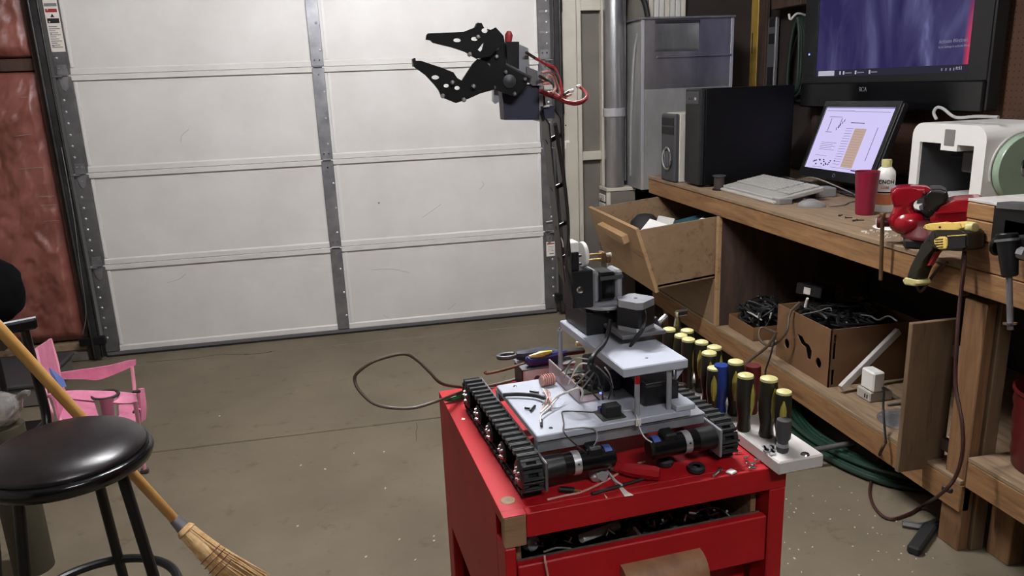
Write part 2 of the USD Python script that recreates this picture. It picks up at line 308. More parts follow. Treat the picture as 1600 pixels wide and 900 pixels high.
# the white jamb right of the door
t1 = thing('trim_2', None, None, kind='structure')
t1.part('jamb_board', cbox((1.462, -.03, 0), (1.552, .1, 2.5), .003), 'beige_paint')
pin = [(873, 85), (876, 97), (868, 160), (872, 176), (884, 196), (881, 210), (886, 310)]
t1.part('nail_holes', cat([cyl(PY(a, b, -.03), PY(a, b, -.032), .004, 8) for a, b in pin]), 'ink')
b0 = PY(882, 220, -.03)
t1.part('paper_scrap', cat(slab([(0, 0), (.03, .004), (.034, -.012), (.012, -.012), (.008, -.05), (0, -.05)], b0, (1, 0, 0), (0, 0, 1), .002)), 'paper')
# tan passage door with sunk grey panels, right of the jamb
d2 = thing('door_2', None, None, kind='structure')
d2.part('stile', cbox((1.556, -.01, 0), (1.588, .05, 2.2), .003), 'beige_paint')
d2.part('stile', cbox((1.715, -.015, 0), (1.748, .05, 2.2), .003), 'beige_paint')
d2.part('rail', cbox((1.588, -.008, 1.0), (1.715, .05, 1.055), .003), 'beige_paint')
d2.part('rail', cbox((1.588, -.008, 1.905), (1.715, .05, 2.2), .003), 'beige_paint')
d2.part('panel', cbox((1.588, .03, 1.055), (1.715, .05, 1.905), .001), 'grey_panel')
d2.part('panel', cbox((1.588, .03, .0), (1.715, .05, 1.0), .001), 'grey_panel')

# ---------------------------------------------------------------- overhead door: four sections, stiles, hinges
dr = thing('door_1', None, None, kind='structure')
SH, XO, XI = .5335, 1.392, 1.315
for k in range(4):
    z0, z1 = SH * k + .030, SH * (k + 1) + .0285
    if k == 0: z0 = .034
    prof = [(.05, z0), (-.002, z0), (-.004, z0 + .002), (-.004, z0 + .028), (.004, z0 + .036), (.004, z1 - .029), (-.008, z1 - .0285), (-.009, z1 - .002), (-.007, z1), (.05, z1)]
    m = slab(prof, (-XO, 0, 0), (0, 1, 0), (0, 0, 1), 2 * XO)
    dr.part('door_section', m, 'door_white')
    for x in (-XI + .012, XI - .012, .058):
        dr.part('edge_strip', cbox((x - .008, -.0015, z0 + .04), (x + .008, .006, z1 - .034), .001), 'door_rail')
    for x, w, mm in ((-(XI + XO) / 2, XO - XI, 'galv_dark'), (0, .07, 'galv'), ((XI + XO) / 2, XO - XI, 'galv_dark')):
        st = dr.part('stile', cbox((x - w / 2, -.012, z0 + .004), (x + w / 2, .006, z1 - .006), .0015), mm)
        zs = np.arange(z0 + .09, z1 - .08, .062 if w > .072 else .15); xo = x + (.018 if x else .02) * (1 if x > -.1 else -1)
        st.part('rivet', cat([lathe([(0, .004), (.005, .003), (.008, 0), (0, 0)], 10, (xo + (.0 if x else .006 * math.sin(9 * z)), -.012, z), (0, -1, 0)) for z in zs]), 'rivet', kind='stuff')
dr.part('bottom_rail', cbox((-XO, -.006, .012), (XO, .05, .035), .002), 'alu_dull')
dr.part('bottom_seal', cbox((-XO, -.002, 0.0), (XO, .045, .013), .004), 'rubber')
hp = Polygon([(-.022, .048), (.022, .048), (.024, .008), (.024, -.012), (.012, -.062), (0, -.075), (-.012, -.062), (-.024, -.012), (-.024, .008)])
for k in (1, 2, 3):
    z = SH * k + .03
    for x in (-1.352, 0, 1.352):
        s = 1.0 if x == 0 else 1.15
        h = dr.part('hinge', slab(affinity.scale(hp, s, s, origin=(0, 0)), (x, -.013, z), (1, 0, 0), (0, 0, 1), .004), 'galv')
        h.part('hinge_pin', cyl((x - .024, -.021, z), (x + .024, -.021, z), .006, 10), 'galv')
        h.part('screw', cat([cyl((x + a, -.017, z + b), (x + a, -.022, z + b), .0042, 8) for a, b in ((-.014, .036), (.014, .036), (0, -.045))]), 'chrome', kind='stuff')
        if x:
            h.part('roller_axle', cyl((x, -.03, z - .008), (x + .09 * np.sign(x), -.03, z - .008), .0045, 8), 'galv')
# holder bar, warning plates
dr.part('roller_axle', cyl((1.33, -.03, .625), (1.452, -.03, .64), .005, 8), 'rivet')
lab = dr.part('warning_label', cbox((-1.388, -.0145, 1.752), (-1.318, -.012, 2.03), .0005), 'white_label', label='long printed warning label on the left stile')
def bar(p, x0, x1, z0, z1, y, m): p.part('print', cbox((x0, y - .0006, z0), (x1, y, z1), 0), m)
bar(lab, -1.384, -1.322, 1.985, 2.0, -.0145, 'ink_grey'); bar(lab, -1.382, -1.325, 1.955, 1.972, -.0145, 'ink_red'); bar(lab, -1.38, -1.322, 1.9, 1.924, -.0145, 'ink')
lab.part('print', slab([(-.01, 0), (.01, 0), (0, .018)], (-1.352, -.0145, 1.93), (1, 0, 0), (0, 0, 1), .0006), 'ink')
for i in range(11): bar(lab, -1.38, -1.326 - .012 * (i % 3), 1.775 + .0105 * i, 1.779 + .0105 * i, -.0145, 'ink_grey')
lab2 = dr.part('warning_label', cbox((1.33, -.0145, .395), (1.388, -.012, .49), .0005), 'white_label', label='small printed warning label low on the right stile')
bar(lab2, 1.334, 1.384, .474, .482, -.0145, 'ink_red'); bar(lab2, 1.35, 1.38, .408, .416, -.0145, 'ink_grey')
for i in range(4): bar(lab2, 1.34, 1.38 - .006 * (i % 2), .43 + .009 * i, .432 + .009 * i, -.0145, 'ink_grey')
for k, zz in enumerate((1.66, 1.78, 1.9, 2.0)):
    bar(dr, 1.325, 1.385, zz, zz + .012, -.0125, 'ink_grey')
# scuffs: thin marks on the panels
sc = [[(283, 222), (284, 212), (295, 202)], [(660, 340), (685, 322), (690, 319)], [(262, 442), (280, 436), (290, 428)], [(750, 296), (756, 288), (753, 284)], [(580, 422), (610, 420), (640, 426)], [(700, 484), (712, 474)], [(598, 492), (606, 496), (612, 499)], [(315, 524), (322, 526)], [(376, 522), (390, 524)], [(893, 466), (893, 462)], [(450, 350), (475, 344)]]
dr.part('scuff', cat([tube([PY(a, b, .0036) for a, b in s], .0013, 4, 4) for s in sc[:9]]), 'scuff', kind='stuff')
dr.part('pull_cord_hole', cat([cyl(PY(592, 317, .004), PY(592, 317, .0025), .006, 10)]), 'ink_grey')

# tracks of the overhead door
def track(sx, label):
    t = thing('door_track', label, 'door track', (sx * 1.43, -.02, 0))
    x0, x1 = sx * 1.402, sx * 1.452
    t.part('rail', cat(cbox((x0, -.062, .02), (x1, -.058, 2.2), .001), cbox((x0, -.062, .02), (x0 + sx * .004, -.04, 2.2), .001), cbox((x1 - sx * .004, -.062, .02), (x1, -.005, 2.2), .001)), 'track_steel')
    t.part('rail_lip', tube([(x0, -.05, .02), (x0, -.05, 2.2)], .006, 8), 'track_steel')
    t.part('rail_lip', tube([(x1 - sx * .012, -.064, .02), (x1 - sx * .012, -.064, 2.2)], .008, 8), 'track_steel')
    for z in (.12, .75, 1.3, 1.9): t.part('bracket', cbox((x1, -.05, z), (sx * 1.461, -.012, z + .07), .002), 'black_steel')
    t.part('foot', cbox((x0 - sx * .03, -.064, .1), (x1 + sx * .06, -.03, .15), .003), 'black_steel')
    return t
track(-1, 'dark steel vertical track at the left side of the white overhead door')
track(1, 'dark steel vertical track at the right side of the white overhead door')
single('lift_cable', tube([PY(a, b, -.075) for a, b in ((96, 230), (107, 290), (117, 350), (123, 400), (130, 448), (134, 478), (134, 500), (129, 522))], .0022, 6, 6), 'galv', 'thin steel lift cable hanging beside the left door track', 'cable')
single('lift_cable', tube([PY(a, b, -.10) for a, b in ((868, 224), (871, 240), (877, 262), (880, 300), (883, 312), (879, 330))], .0024, 6, 6), 'galv_dark', 'thin loose cable hanging in front of the right door track', 'cable')

# ceiling lamps (above the frame): white housings with two glowing tubes each
for k, ((lx, ly, lz), power) in enumerate(LAMPS):
    emit(f'tube_glow_{k}', LAMP_RGB, power)
    lm = thing('ceiling_lamp', ['white twin-tube lamp hanging below the ceiling above the cart', 'white twin-tube lamp hanging below the ceiling behind the camera'][k], 'lamp', (lx, ly, lz))
    lm.part('housing', slab([(-.09, .06), (-.05, .10), (.05, .10), (.09, .06), (.085, .055), (-.085, .055)], (lx - .62, ly, lz), (0, 1, 0), (0, 0, 1), 1.24), 'white_plastic')
    for s in (-.04, .04): lm.part('tube', tube([(lx - .59, ly + s, lz + .03), (lx + .59, ly + s, lz + .03)], .016, 10, 2), f'tube_glow_{k}')
    for x in (-.45, .45): lm.part('hanger', cyl((lx + x, ly, lz + .1), (lx + x, ly, 3.1), .003, 6), 'galv')
# ================================================================ workbench along the right wall
XB, ZB = 1.90, .92
wbn = thing('workbench', 'long pine workbench with plywood top along the right wall', 'workbench', (2.35, -1.6, 0))
wbn.part('worktop', cbox((XB - .004, -2.848, .902), (2.79, -.346, ZB), .002), 'old_ply')
wbn.part('worktop', cbox((XB + .02, -2.848, .886), (2.79, -.34, .9015), .001), 'pine_y')
wbn.part('apron_board', cbox((XB, -2.85, .816), (XB + .038, -.345, .900), .003), 'pine_y')
wbn.part('apron_board', cbox((XB + .04, -.383, .80), (2.79, -.345, .885), .003), 'pine_x')
wbn.part('shelf_board', cbox((XB, -2.945, .14), (XB + .038, -.42, .232), .003), 'pine_y')
wbn.part('shelf_deck', cbox((XB, -2.94, .233), (2.79, -.42, .246), .001), 'old_ply')
wbn.part('partition', cbox((XB - .004, -1.285, .247), (2.78, -1.262, .815), .001), 'dark_wood')  # darker brown than the other panels: shade under the bench put into the colour
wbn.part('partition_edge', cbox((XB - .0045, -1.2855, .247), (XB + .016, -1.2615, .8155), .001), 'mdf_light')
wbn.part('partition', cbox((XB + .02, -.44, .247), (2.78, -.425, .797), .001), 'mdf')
wbn.part('lower_panel', cbox((XB + .004, -1.258, .247), (XB + .02, -.445, .485), .002), 'mdf')
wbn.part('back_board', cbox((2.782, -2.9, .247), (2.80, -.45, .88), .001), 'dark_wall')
wbn.part('leg', cbox((XB + .012, -2.945, 0), (XB + .05, -2.86, .815), .003), 'pine_z')
wbn.part('leg', cbox((XB + .054, -2.955, 0), (XB + .10, -2.90, .815), .003), 'ply_z')
for y in (-.47, -1.56): wbn.part('leg', cbox((XB + .05, y - .08, 0), (XB + .14, y, .138), .003), 'pine_z')
# second, higher bench at the right
wb2 = thing('workbench', 'higher pine bench end with stacked laminated beams beside the drill', 'workbench', (2.3, -3.4, 0))
for i, (z0, z1, e) in enumerate(((.842, .915, .006), (.917, 1.0, .0), (1.002, 1.058, .008), (1.06, 1.106, .003))):
    wb2.part('beam', cbox((XB - .012 + .0 * e, -4.3, z0), (2.2, -2.852 - e * .5, z1), .003), 'pine_y')
wb2.part('worktop', cbox((XB - .008, -4.3, 1.108), (2.79, -2.85, 1.116), .001), 'white_wood')
wb2.part('shelf_board', cbox((XB, -4.3, .235), (XB + .04, -2.957, .322), .003), 'pine_y')
wb2.part('shelf_deck', cbox((XB, -4.3, .323), (2.79, -2.957, .336), .001), 'old_ply')
wb2.part('leg', cbox((XB + .10, -3.05, 0), (XB + .19, -2.965, .234), .003), 'pine_z')

# tilt-out bin pulled from under the bench
bn = thing('tilt_bin', 'large plywood bin tilted open at the far end of the bench', 'bin', (1.7, -.84, .3))
y0, y1 = -.462, -1.236
A, B, C, D_ = (1.50, .768), (1.60, .462), (2.3, .54), (2.3, .838)
side = [A, (1.905, .806), (2.25, .812), (2.25, .53), B]
bn.part('side_panel', slab(side, (0, y1 + .014, 0), (1, 0, 0), (0, 0, 1), .014), 'mdf')
bn.part('side_panel', slab(side, (0, y0, 0), (1, 0, 0), (0, 0, 1), .014), 'mdf')
dx, dz = B[0] - A[0], B[1] - A[1]; L = math.hypot(dx, dz); ax = np.array([dx, 0, dz]) / L; nn = np.array([-ax[2], 0, ax[0]])
fo = np.array([A[0], y1, A[1]]) - ax * .012
bn.part('front_panel', slab([(0, 0), (L + .03, 0), (L + .03, y0 - y1), (0, y0 - y1)], fo, ax, (0, 1, 0), .018, .018), 'mdf_light')
ex, ey = ax, np.array([0, 1.0, 0]); ez = np.cross(ex, ey)
bn.part('handle', basis(cbox((.055, .16, 0), (.10, .56, .035), .002), fo - ez * .018 - ez * .035, ex, ey, ez), 'mdf_light', label='chunky wooden strip handle')
bn.part('bottom_panel', slab([(1.6, .47), (2.25, .535), (2.25, .545), (1.6, .48)], (0, y0 - .0, 0), (1, 0, 0), (0, 0, 1), y0 - y1), 'mdf')
# things in the bin
single('round_cap', place(lathe([(0, .10), (.045, .09), (.08, .055), (.092, 0), (.086, 0), (.07, .045), (.04, .08), (0, .09)], 24), (1.72, -.75, .665)), 'black_matte', 'dark round cap lying in the open bin behind its front', 'cap')
def inbin(name, ctr, size, m, label, cat, rz=0, rx=0, ry=0): single(name, bx(ctr, size, .001, rz, ry, rx), m, label, cat)
inbin('paper_sheet', (1.665, -1.02, .70), (.15, .17, .012), 'paper', 'white sheet leaning at the front of the open bin', 'sheet', 20, 12, -40)
inbin('paper_box', (1.80, -1.175, .745), (.19, .05, .03), 'paper', 'white flat box end along the near side of the open bin', 'box', 12, 0, -18)
inbin('teal_case', (1.95, -1.0, .70), (.26, .24, .06), 'teal', 'dark teal case lying in the middle of the open bin', 'case', -8, 14, -12)
inbin('card_packet', (1.77, -.90, .72), (.09, .10, .012), 'light_grey', 'small printed packet standing against the teal case', 'packet', 30, 10, -55)
inbin('paper_slip', (1.93, -1.13, .756), (.12, .05, .006), 'paper', 'narrow white slip on the teal case', 'paper', 5, 5, -10)
single('bin_rubble', cat([bx((1.7 + .09 * i % .5, -.55 - .12 * j, .555), (.10, .11, .08), .01, 13 * i) for i in range(5) for j in range(6)]), 'black_matte', 'dark jumble of odds and ends filling the open bin', 'odds and ends', kind='stuff')

# grey tool chest under the ducts
cx, cy = 1.700, -.16
ch = thing('tool_chest', 'old grey wooden tool chest with small drawers below the ducts', 'chest', (cx + .1, cy + .1, 0))
ch.part('body', cbox((cx, cy, .30), (1.885, cy + .15, .81), .003), 'grey_panel')
ch.part('lid', cbox((cx - .006, cy - .006, .811), (1.888, cy + .153, .833), .003), 'beige_paint')
ch.part('corner_post', cbox((cx - .004, cy - .004, .30), (cx + .02, cy + .02, .808), .003), 'beige_paint')
ch.part('plinth', cbox((cx - .004, cy - .004, 0), (1.886, cy + .15, .298), .003), 'grey_panel')
for i in range(6):
    z = .765 - .055 * i; d = ch.part('drawer', cbox((cx - .012, cy + .03, z - .022), (cx - .001, cy + .14, z + .022), .003), 'beige_paint')
    d.part('knob', lathe([(0, .014), (.008, .011), (.010, .006), (.005, 0), (0, 0)], 12, (cx - .012, cy + .085, z), (-1, 0, 0)), 'grey_plastic')
# round duct pipe and sheet-metal plenum box
px0 = PY(960, 288, cy + .06)
pp = thing('duct_pipe', 'round galvanized duct pipe rising beside the sheet-metal duct box', 'pipe', (px0[0], cy + .06, .834))
pp.part('lower_length', cyl((px0[0], px0[1], .8345), (px0[0], px0[1], 1.31), .061, 28), 'galv_shine')
pp.part('upper_length', cyl((px0[0], px0[1], 1.28), (px0[0], px0[1], 2.3), .064, 28), 'galv_shine')
pp.part('joint_band', lathe([(.0645, 0), (.068, .004), (.068, .05), (.0645, .054)], 28, (px0[0], px0[1], 1.268)), 'foil')
pp.part('seam', cbox((px0[0] + .062, px0[1] - .022, .87), (px0[0] + .069, px0[1] - .012, 2.3), .001), 'galv_shine')
bx0, bx1, by0, by1 = 1.86, 2.43, -.33, -.02
db = thing('duct_box', 'open galvanized sheet-metal duct box standing behind the computers', 'duct', (2.14, -.2, .834))
def wall_with_window(p, pts, holes, y, t, m): p.part('front_sheet', yslab(pts, y, t, holes), m)
P = [(1007, 28), (1143, 24), (1142, 260), (1003, 291)]
W = [(1023, 34), (1092, 33), (1091, 79), (1023, 81)]
ztop = PY(1010, 27, by0)[2]
db.part('front_sheet', slab(Polygon([(bx0, .8345), (bx1, .8345), (bx1, ztop), (bx0, ztop)], [[(PY(a, b, by0)[0], PY(a, b, by0)[2]) for a, b in W]]), (0, by0, 0), (1, 0, 0), (0, 0, 1), .0016), 'galv_shine')
db.part('side_sheet', cbox((bx0 - .0016, by0, .8345), (bx0, by1, ztop), 0), 'galv_matte')
db.part('side_sheet', cbox((bx1, by0, .8345), (bx1 + .0016, by1, ztop), 0), 'galv_shine')
db.part('back_sheet', cbox((bx0, by1, .8345), (bx1, by1 + .0016, ztop), 0), 'galv_shine')
db.part('corner_seam', cbox((bx0 - .006, by0 - .006, .8345), (bx0 + .012, by0 - .0015, ztop), .001), 'foil')
db.part('corner_seam', cbox((bx1 - .012, by0 - .005, .8345), (bx1 + .006, by0 - .0015, ztop), .001), 'foil')
db.part('top_flange', cbox((bx0 - .012, by0 - .014, ztop - .012), (bx1 + .012, by0 - .0015, ztop), .002), 'galv')
db.part('top_flange', cbox((bx0 - .014, by0, ztop - .012), (bx0 - .002, by1, ztop), .002), 'galv')
w0, w1 = PY(1023, 34, by0), PY(1091, 80, by0)
db.part('bent_flap', cbox((w0[0], by0 - .02, w0[2] - .012), (w1[0], by0 - .002, w0[2] + .006), .002), 'track_steel')
zs = PY(1060, 88, by0)[2]
db.part('cross_seam', cbox((bx0 + .09, by0 - .012, zs - .006), (bx1 - .005, by0 - .002, zs + .004), .002), 'galv_shine')
db.part('side_crease', tube([(bx0 - .002, -.26, 1.75), (bx0 - .01, -.22, 1.6), (bx0 - .008, -.17, 1.2), (bx0 - .003, -.15, .9)], .009, 8), 'galv_matte')
db.part('lower_sheet', cbox((bx0 + .013, by0 - .007, .8345), (bx1 - .013, by0 - .002, PY(1030, 139, by0)[2]), .001), 'galv_matte')
# stacked siding strips and hose behind the duct box, top
sg = thing('siding_panel', 'pale ribbed siding panel standing behind the duct box', 'panel', (2.16, .03, 1.0))
for i in range(7): sg.part('rib', cbox((2.035 + .036 * i, .012 - .004 * (i % 2), .835), (2.066 + .036 * i, .04, 2.158), .003), 'light_grey' if i % 3 else 'beige_paint')
single('flex_hose', tube([PY(a, b, -.03) for a, b in ((975, 24), (978, -6), (988, -16), (1000, -10), (1008, 6), (1012, 26))], .017, 10, 8), 'rubber', 'black ribbed hose arching behind the round duct pipe', 'hose')
single('wall_board', cbox((1.755, .0, .87), (2.03, .058, 2.4), .003), 'grey_panel', 'grey wall board seen between the duct pipe and the siding', 'board')
# tools hanging at the corner of the right wall
def wall_strip(name, px0, px1, py0, py1, x, t, m, label, cat, lean=0):
    a, b = PX(px0, (py0 + py1) / 2, x), PX(px1, (py0 + py1) / 2, x); za, zb = PX(px0, py0, x)[2], PX(px0, py1, x)[2]
    o = thing(name, label, cat, ((x + t / 2), (a[1] + b[1]) / 2, min(za, zb)))
    o.part('beam', cbox((x, b[1], zb), (x + t, a[1], za), .003), m); return o, a[1], b[1], za, zb
o, ya, yb, za, zb = wall_strip('spirit_level', 1170, 1184, -60, 138, 2.76, .03, 'level_yellow', 'long yellow wooden spirit level leaning in the room corner', 'level')
o.part('edge_strip', cbox((2.755, ya - .012, zb), (2.761, ya, za), .001), 'yellow_tool'); o.part('grip_slot', cbox((2.757, (ya + yb) / 2 - .004, 1.62), (2.7601, (ya + yb) / 2 + .006, 1.75), .001), 'black_matte')
o.part('vial', cyl((2.756, ya - .03, 1.37), (2.756, yb + .02, 1.37), .012, 10), 'yellow_cap')
wall_strip('wood_batten', 1185, 1197, -60, 140, 2.765, .025, 'dark_wood', 'narrow brown batten standing beside the yellow level', 'batten')
o, ya, yb, za, zb = wall_strip('spirit_level', 1198, 1211, 29, 145, 2.77, .02, 'alu_dull', 'aluminium spirit level hanging beside the green hose loops', 'level')
for z, h in ((1.80, .06), (1.70, .06), (1.45, .16)): o.part('window', cbox((2.767, yb + .012, z - h / 2), (2.7701, ya - .018, z + h / 2), .001), 'black_matte')
o.part('frame_edge', cbox((2.766, yb, zb), (2.7701, yb + .008, za), .001), 'alu')
hk = PX(1245, 30, 2.74)
hb = thing('hose_loops', 'dark green hose loops hanging from a hook beside the television', 'hose', tuple(hk))
hb.part('hook', tube([(2.80, hk[1], hk[2] + .02), (2.74, hk[1], hk[2] + .03), (2.70, hk[1], hk[2] + .0), (2.70, hk[1] + .02, hk[2] + .03)], .007, 8), 'light_grey')
rng = random.Random(4)
for i in range(7):
    a = .03 + .017 * i; d = .36 + .05 * rng.random(); x = 2.735 + .008 * i
    hb.part('loop', tube([(x, hk[1] - .01, hk[2] + .01), (x, hk[1] - .01 - a, hk[2] - .1), (x, hk[1] - .02 - a * .8, hk[2] - d), (x, hk[1] + .04, hk[2] - d - .05), (x, hk[1] + .03 + a * .9, hk[2] - d * .8), (x, hk[1] + .02 + a * .5, hk[2] - .1), (x, hk[1] - .01, hk[2] + .01)], .008, 7, 6), 'hose_dark')
single('wall_plank', cbox((2.70, -.60, 1.86), (2.785, -.28, 2.6), .004), 'dark_wood', 'dark plank high on the right wall above the green hose', 'plank')
# ================================================================ television, monitor, computers
def xslab(pxs, x, t, holes=()):
    """outline given where it stands in the plane x (seen from -x), thickness t behind it"""
    P = [PX(a, b, x) for a, b in pxs]; H = [[(-PX(a, b, x)[1], PX(a, b, x)[2]) for a, b in h] for h in holes]
    return slab(Polygon([(-p[1], p[2]) for p in P], H).buffer(0), (x, 0, 0), (0, -1, 0), (0, 0, 1), t, t)
def scr_mat(name, node):
    LOOK[name] = usdkit.material(stage, '/World/Looks/' + name, *node, surface='e.emission')
scr_mat('tv_picture', ({'g': ('geometry', {}), 'm': ('mapping', {'scale': (1, 1.5, .55), 'rotation': (.35, 0, 0)}), 'n': ('noise_texture', {'scale': 2.6, 'detail': 5, 'distortion': .9}),
    'r': ('rgb_ramp', {'ramp': [(.38, lin((44, 40, 82))), (.5, lin((62, 58, 98))), (.6, lin((84, 82, 124))), (.72, lin((128, 128, 176)))]}),
    's': ('separate_xyz', {}), 'k': ('map_range', {'from_min': -1.845, 'from_max': -1.875, 'to_min': 0, 'to_max': 1, 'clamp': True}), 'kz': ('map_range', {'from_min': 1.80, 'from_max': 1.6, 'clamp': True}), 'kk': ('math', {'math_type': 'multiply'}), 'mx': ('mix', {'color2': lin((190, 60, 90))}),
    'e': ('emission', {'strength': 1.0})}, [('g.position', 'm.vector'), ('m.vector', 'n.vector'), ('n.fac', 'r.fac'), ('g.position', 's.vector'), ('s.y', 'k.value'), ('s.z', 'kz.value'), ('k.result', 'kk.value1'), ('kz.result', 'kk.value2'), ('kk.value', 'mx.fac'), ('r.color', 'mx.color1'), ('mx.color', 'e.color')]))
emit('mon_page', (205, 196, 240), 1.05); emit('tv_bar', (58, 56, 72), .6); emit('tv_white', (200, 200, 214), .75)
tv = thing('television', 'large black flat television on the wall showing a violet picture', 'television', (2.75, -1.33, 1.29))
tv.part('body', cbox((2.705, -1.995, 1.305), (2.77, -.655, 2.22), .006), 'black_plastic')
tv.part('wall_mount', cbox((2.77, -1.55, 1.5), (2.80, -1.1, 2.0), .002), 'black_steel')
tv.part('lower_bar', cbox((2.69, -1.99, 1.30), (2.712, -.66, 1.43), .006), 'black_gloss')
ty0, ty1, tz0, tz1 = -.785, -1.885, 1.462, 2.10
for lo, hi in (((2.698, -.785, 1.43), (2.706, -.66, 2.215)), ((2.698, -1.99, 1.43), (2.706, ty1, 2.215)), ((2.698, ty1, 1.43), (2.706, ty0, tz0)), ((2.698, ty1, tz1), (2.706, ty0, 2.215))): tv.part('bezel', cbox(lo, hi, .001), 'black_plastic')
sc = tv.part('screen', cbox((2.7035, ty1, tz0), (2.7052, ty0, tz1), 0), 'tv_picture', smooth=False)
sc.part('task_bar', cbox((2.7028, ty1, tz0), (2.7034, ty0, tz0 + .034), 0), 'tv_bar')
sc.part('search_box', cbox((2.7022, -.955, tz0 + .004), (2.7028, -.81, tz0 + .03), 0), 'tv_white')
for i, y in enumerate((-1.0, -1.03, -1.13, -1.24)):
    sc.part('icon', cbox((2.7022, y - .012, tz0 + .008), (2.7028, y, tz0 + .026), 0), 'tv_white')
for y, w in ((-1.048, .055), (-1.148, .055), (-1.258, .045)): sc.part('caption', cbox((2.7022, y - w, tz0 + .013), (2.7028, y, tz0 + .019), 0), 'tv_icon')
for y in (-1.73, -1.755, -1.78, -1.8): sc.part('icon', cbox((2.7022, y - .008, tz0 + .01), (2.7028, y, tz0 + .022), 0), 'tv_icon')
sc.part('clock', text_on('8:51', .012, (2.7028, -1.815, tz0 + .014), (0, -1, 0), (0, 0, 1)), 'tv_white')
sc.part('notice', text_on('Activate Windows', .0145, (2.7030, -1.70, 1.588), (0, -1, 0), (0, 0, 1)), 'tv_icon')
sc.part('notice', text_on('Go to Settings to activate Windows.', .0088, (2.7030, -1.70, 1.568), (0, -1, 0), (0, 0, 1)), 'tv_icon')
tv.part('maker_mark', text_on('RCA', .022, (2.690, -1.19, 1.385), (0, -1, 0), (0, 0, 1), .001), 'alu')
tv.part('lamp', cyl((2.698, -.72, 1.585), (2.695, -.72, 1.585), .006, 8), 'led_blue')

A00, A10, A01 = np.array((2.44, -1.112, 1.0)), np.array((2.44, -1.672, 1.008)), np.array((2.565, -1.118, 1.33))
ex = unit(A10 - A00); eu = A01 - A00; eu = unit(eu - ex * (eu @ ex)); en = np.cross(ex, eu)   # en points to the viewer's side
W_, H_ = np.linalg.norm(A10 - A00), np.linalg.norm(A01 - A00)
mo = thing('monitor', 'black computer monitor tilted back showing a white document page', 'monitor', (2.58, -1.39, .92))
def mb(lo, hi, c=.001): return basis(cbox(lo, hi, c), A00, ex, eu, en)
mo.part('housing', mb((-.008, -.03, -.045), (W_ + .008, H_ + .012, -.006), .008), 'black_plastic')
for lo, hi in (((-.008, -.03, -.006), (W_ + .008, .016, .002)), ((-.008, H_ - .016, -.006), (W_ + .008, H_ + .012, .002)), ((-.008, .016, -.006), (.02, H_ - .016, .002)), ((W_ - .02, .016, -.006), (W_ + .008, H_ - .016, .002))): mo.part('bezel', mb(lo, hi, .0015), 'indigo' if 0 else 'black_plastic')
pg = mo.part('screen', mb((.02, .016, -.005), (W_ - .02, H_ - .016, -.003), 0), 'mon_page')
def ink(x0, y0, x1, y1, m='mon_grey', z=-.0026): pg.part('print', mb((.02 + x0 * (W_ - .04), .016 + (1 - y1) * (H_ - .032), -.003), (.02 + x1 * (W_ - .04), .016 + (1 - y0) * (H_ - .032), z), 0), m)
ink(0, 0, 1, .022, 'mon_grey'); ink(.02, .06, .45, .068); ink(.45, .07, .95, .076)
ink(.10, .16, .30, .168); ink(.14, .19, .15, .39); ink(.12, .40, .22, .41)
for i in range(5): ink(.27 + .02 * i, .33 - .033 * i, .278 + .02 * i, .37 - .033 * i, 'mon_ink')
ink(.30, .18, .31, .34)
for i in range(5): ink(.12, .57 + .028 * i, .36 - .05 * (i % 2), .576 + .028 * i)
ink(.10, .78, .28, .786)
rng = random.Random(9)
for i in range(16): x, y = .10 + .36 * rng.random(), .83 + .10 * rng.random(); ink(x, y, x + .02, y + .018, 'mon_ink')
ink(.12, .965, .28, .972); ink(.46, .24, .66, .25, 'mon_ink'); ink(.55, .33, .72, .93, 'mon_orange', -.0028)
for i in range(15): ink(.42, .33 + .04 * i, .53, .336 + .04 * i); ink(.56, .335 + .04 * i, .70, .338 + .04 * i, 'mon_grey', -.0022)
ink(.86, .3, .868, .8); ink(.72, .955, .80, .97, 'mon_ink'); ink(.40, .945, .88, .95)
mo.part('maker_mark', basis(lathe([(.0095, 0), (.0095, .0008), (.0075, .0008), (.0075, 0)], 20), A00 + ex * W_ * .52 - eu * .007 + en * .002, ex, eu, en), 'alu')
mo.part('neck', cbox((2.53, -1.44, .935), (2.57, -1.34, 1.10), .006), 'black_plastic')
mo.part('base', place(ext(rrect(.22, .28, .05), .014), (2.58, -1.39, .921)), 'black_plastic')

tw = thing('computer_tower', 'tall black computer tower standing at the far end of the bench', 'computer', (2.2, -.89, .92))
tw.part('case', cbox((1.955, -.985, .935), (2.46, -.80, 1.428), .006), 'tower_black')
tw.part('front_panel', cbox((1.925, -.987, .932), (1.955, -.798, 1.43), .008), 'black_plastic')
tw.part('drive_cover', cbox((1.922, -.965, 1.35), (1.926, -.815, 1.415), .002), 'dark_grey')
for y in (-.86, -.89, -.93): tw.part('port', cbox((1.9205, y - .008, 1.372), (1.9225, y + .008, 1.384), .0005), 'light_grey' if y < -.9 else 'black_matte')
for x in (1.97, 2.42): tw.part('foot', cbox((x, -.975, .9205), (x + .03, -.81, .935), .003), 'rubber')
pc = thing('computer_tower', 'older beige computer case behind the tall black tower', 'computer', (2.05, -.66, .92))
fx = 1.89
pc.part('case', cbox((fx + .03, -.745, .922), (fx + .45, -.56, 1.30), .004), 'beige_case')
pc.part('front_panel', cbox((fx, -.747, .922), (fx + .03, -.558, 1.296), .008), 'dark_grey')
pc.part('drive_bay', cbox((fx - .003, -.735, 1.235), (fx + .001, -.57, 1.275), .001), 'black_plastic'); pc.part('drive_bay', cbox((fx - .003, -.735, 1.185), (fx + .001, -.57, 1.225), .001), 'black_plastic')
pc.part('fan_ring', lathe([(.062, 0), (.066, .006), (.060, .010), (.052, .006), (.052, 0)], 28, (fx - .001, -.655, 1.05), (-1, 0, 0)), 'chrome')
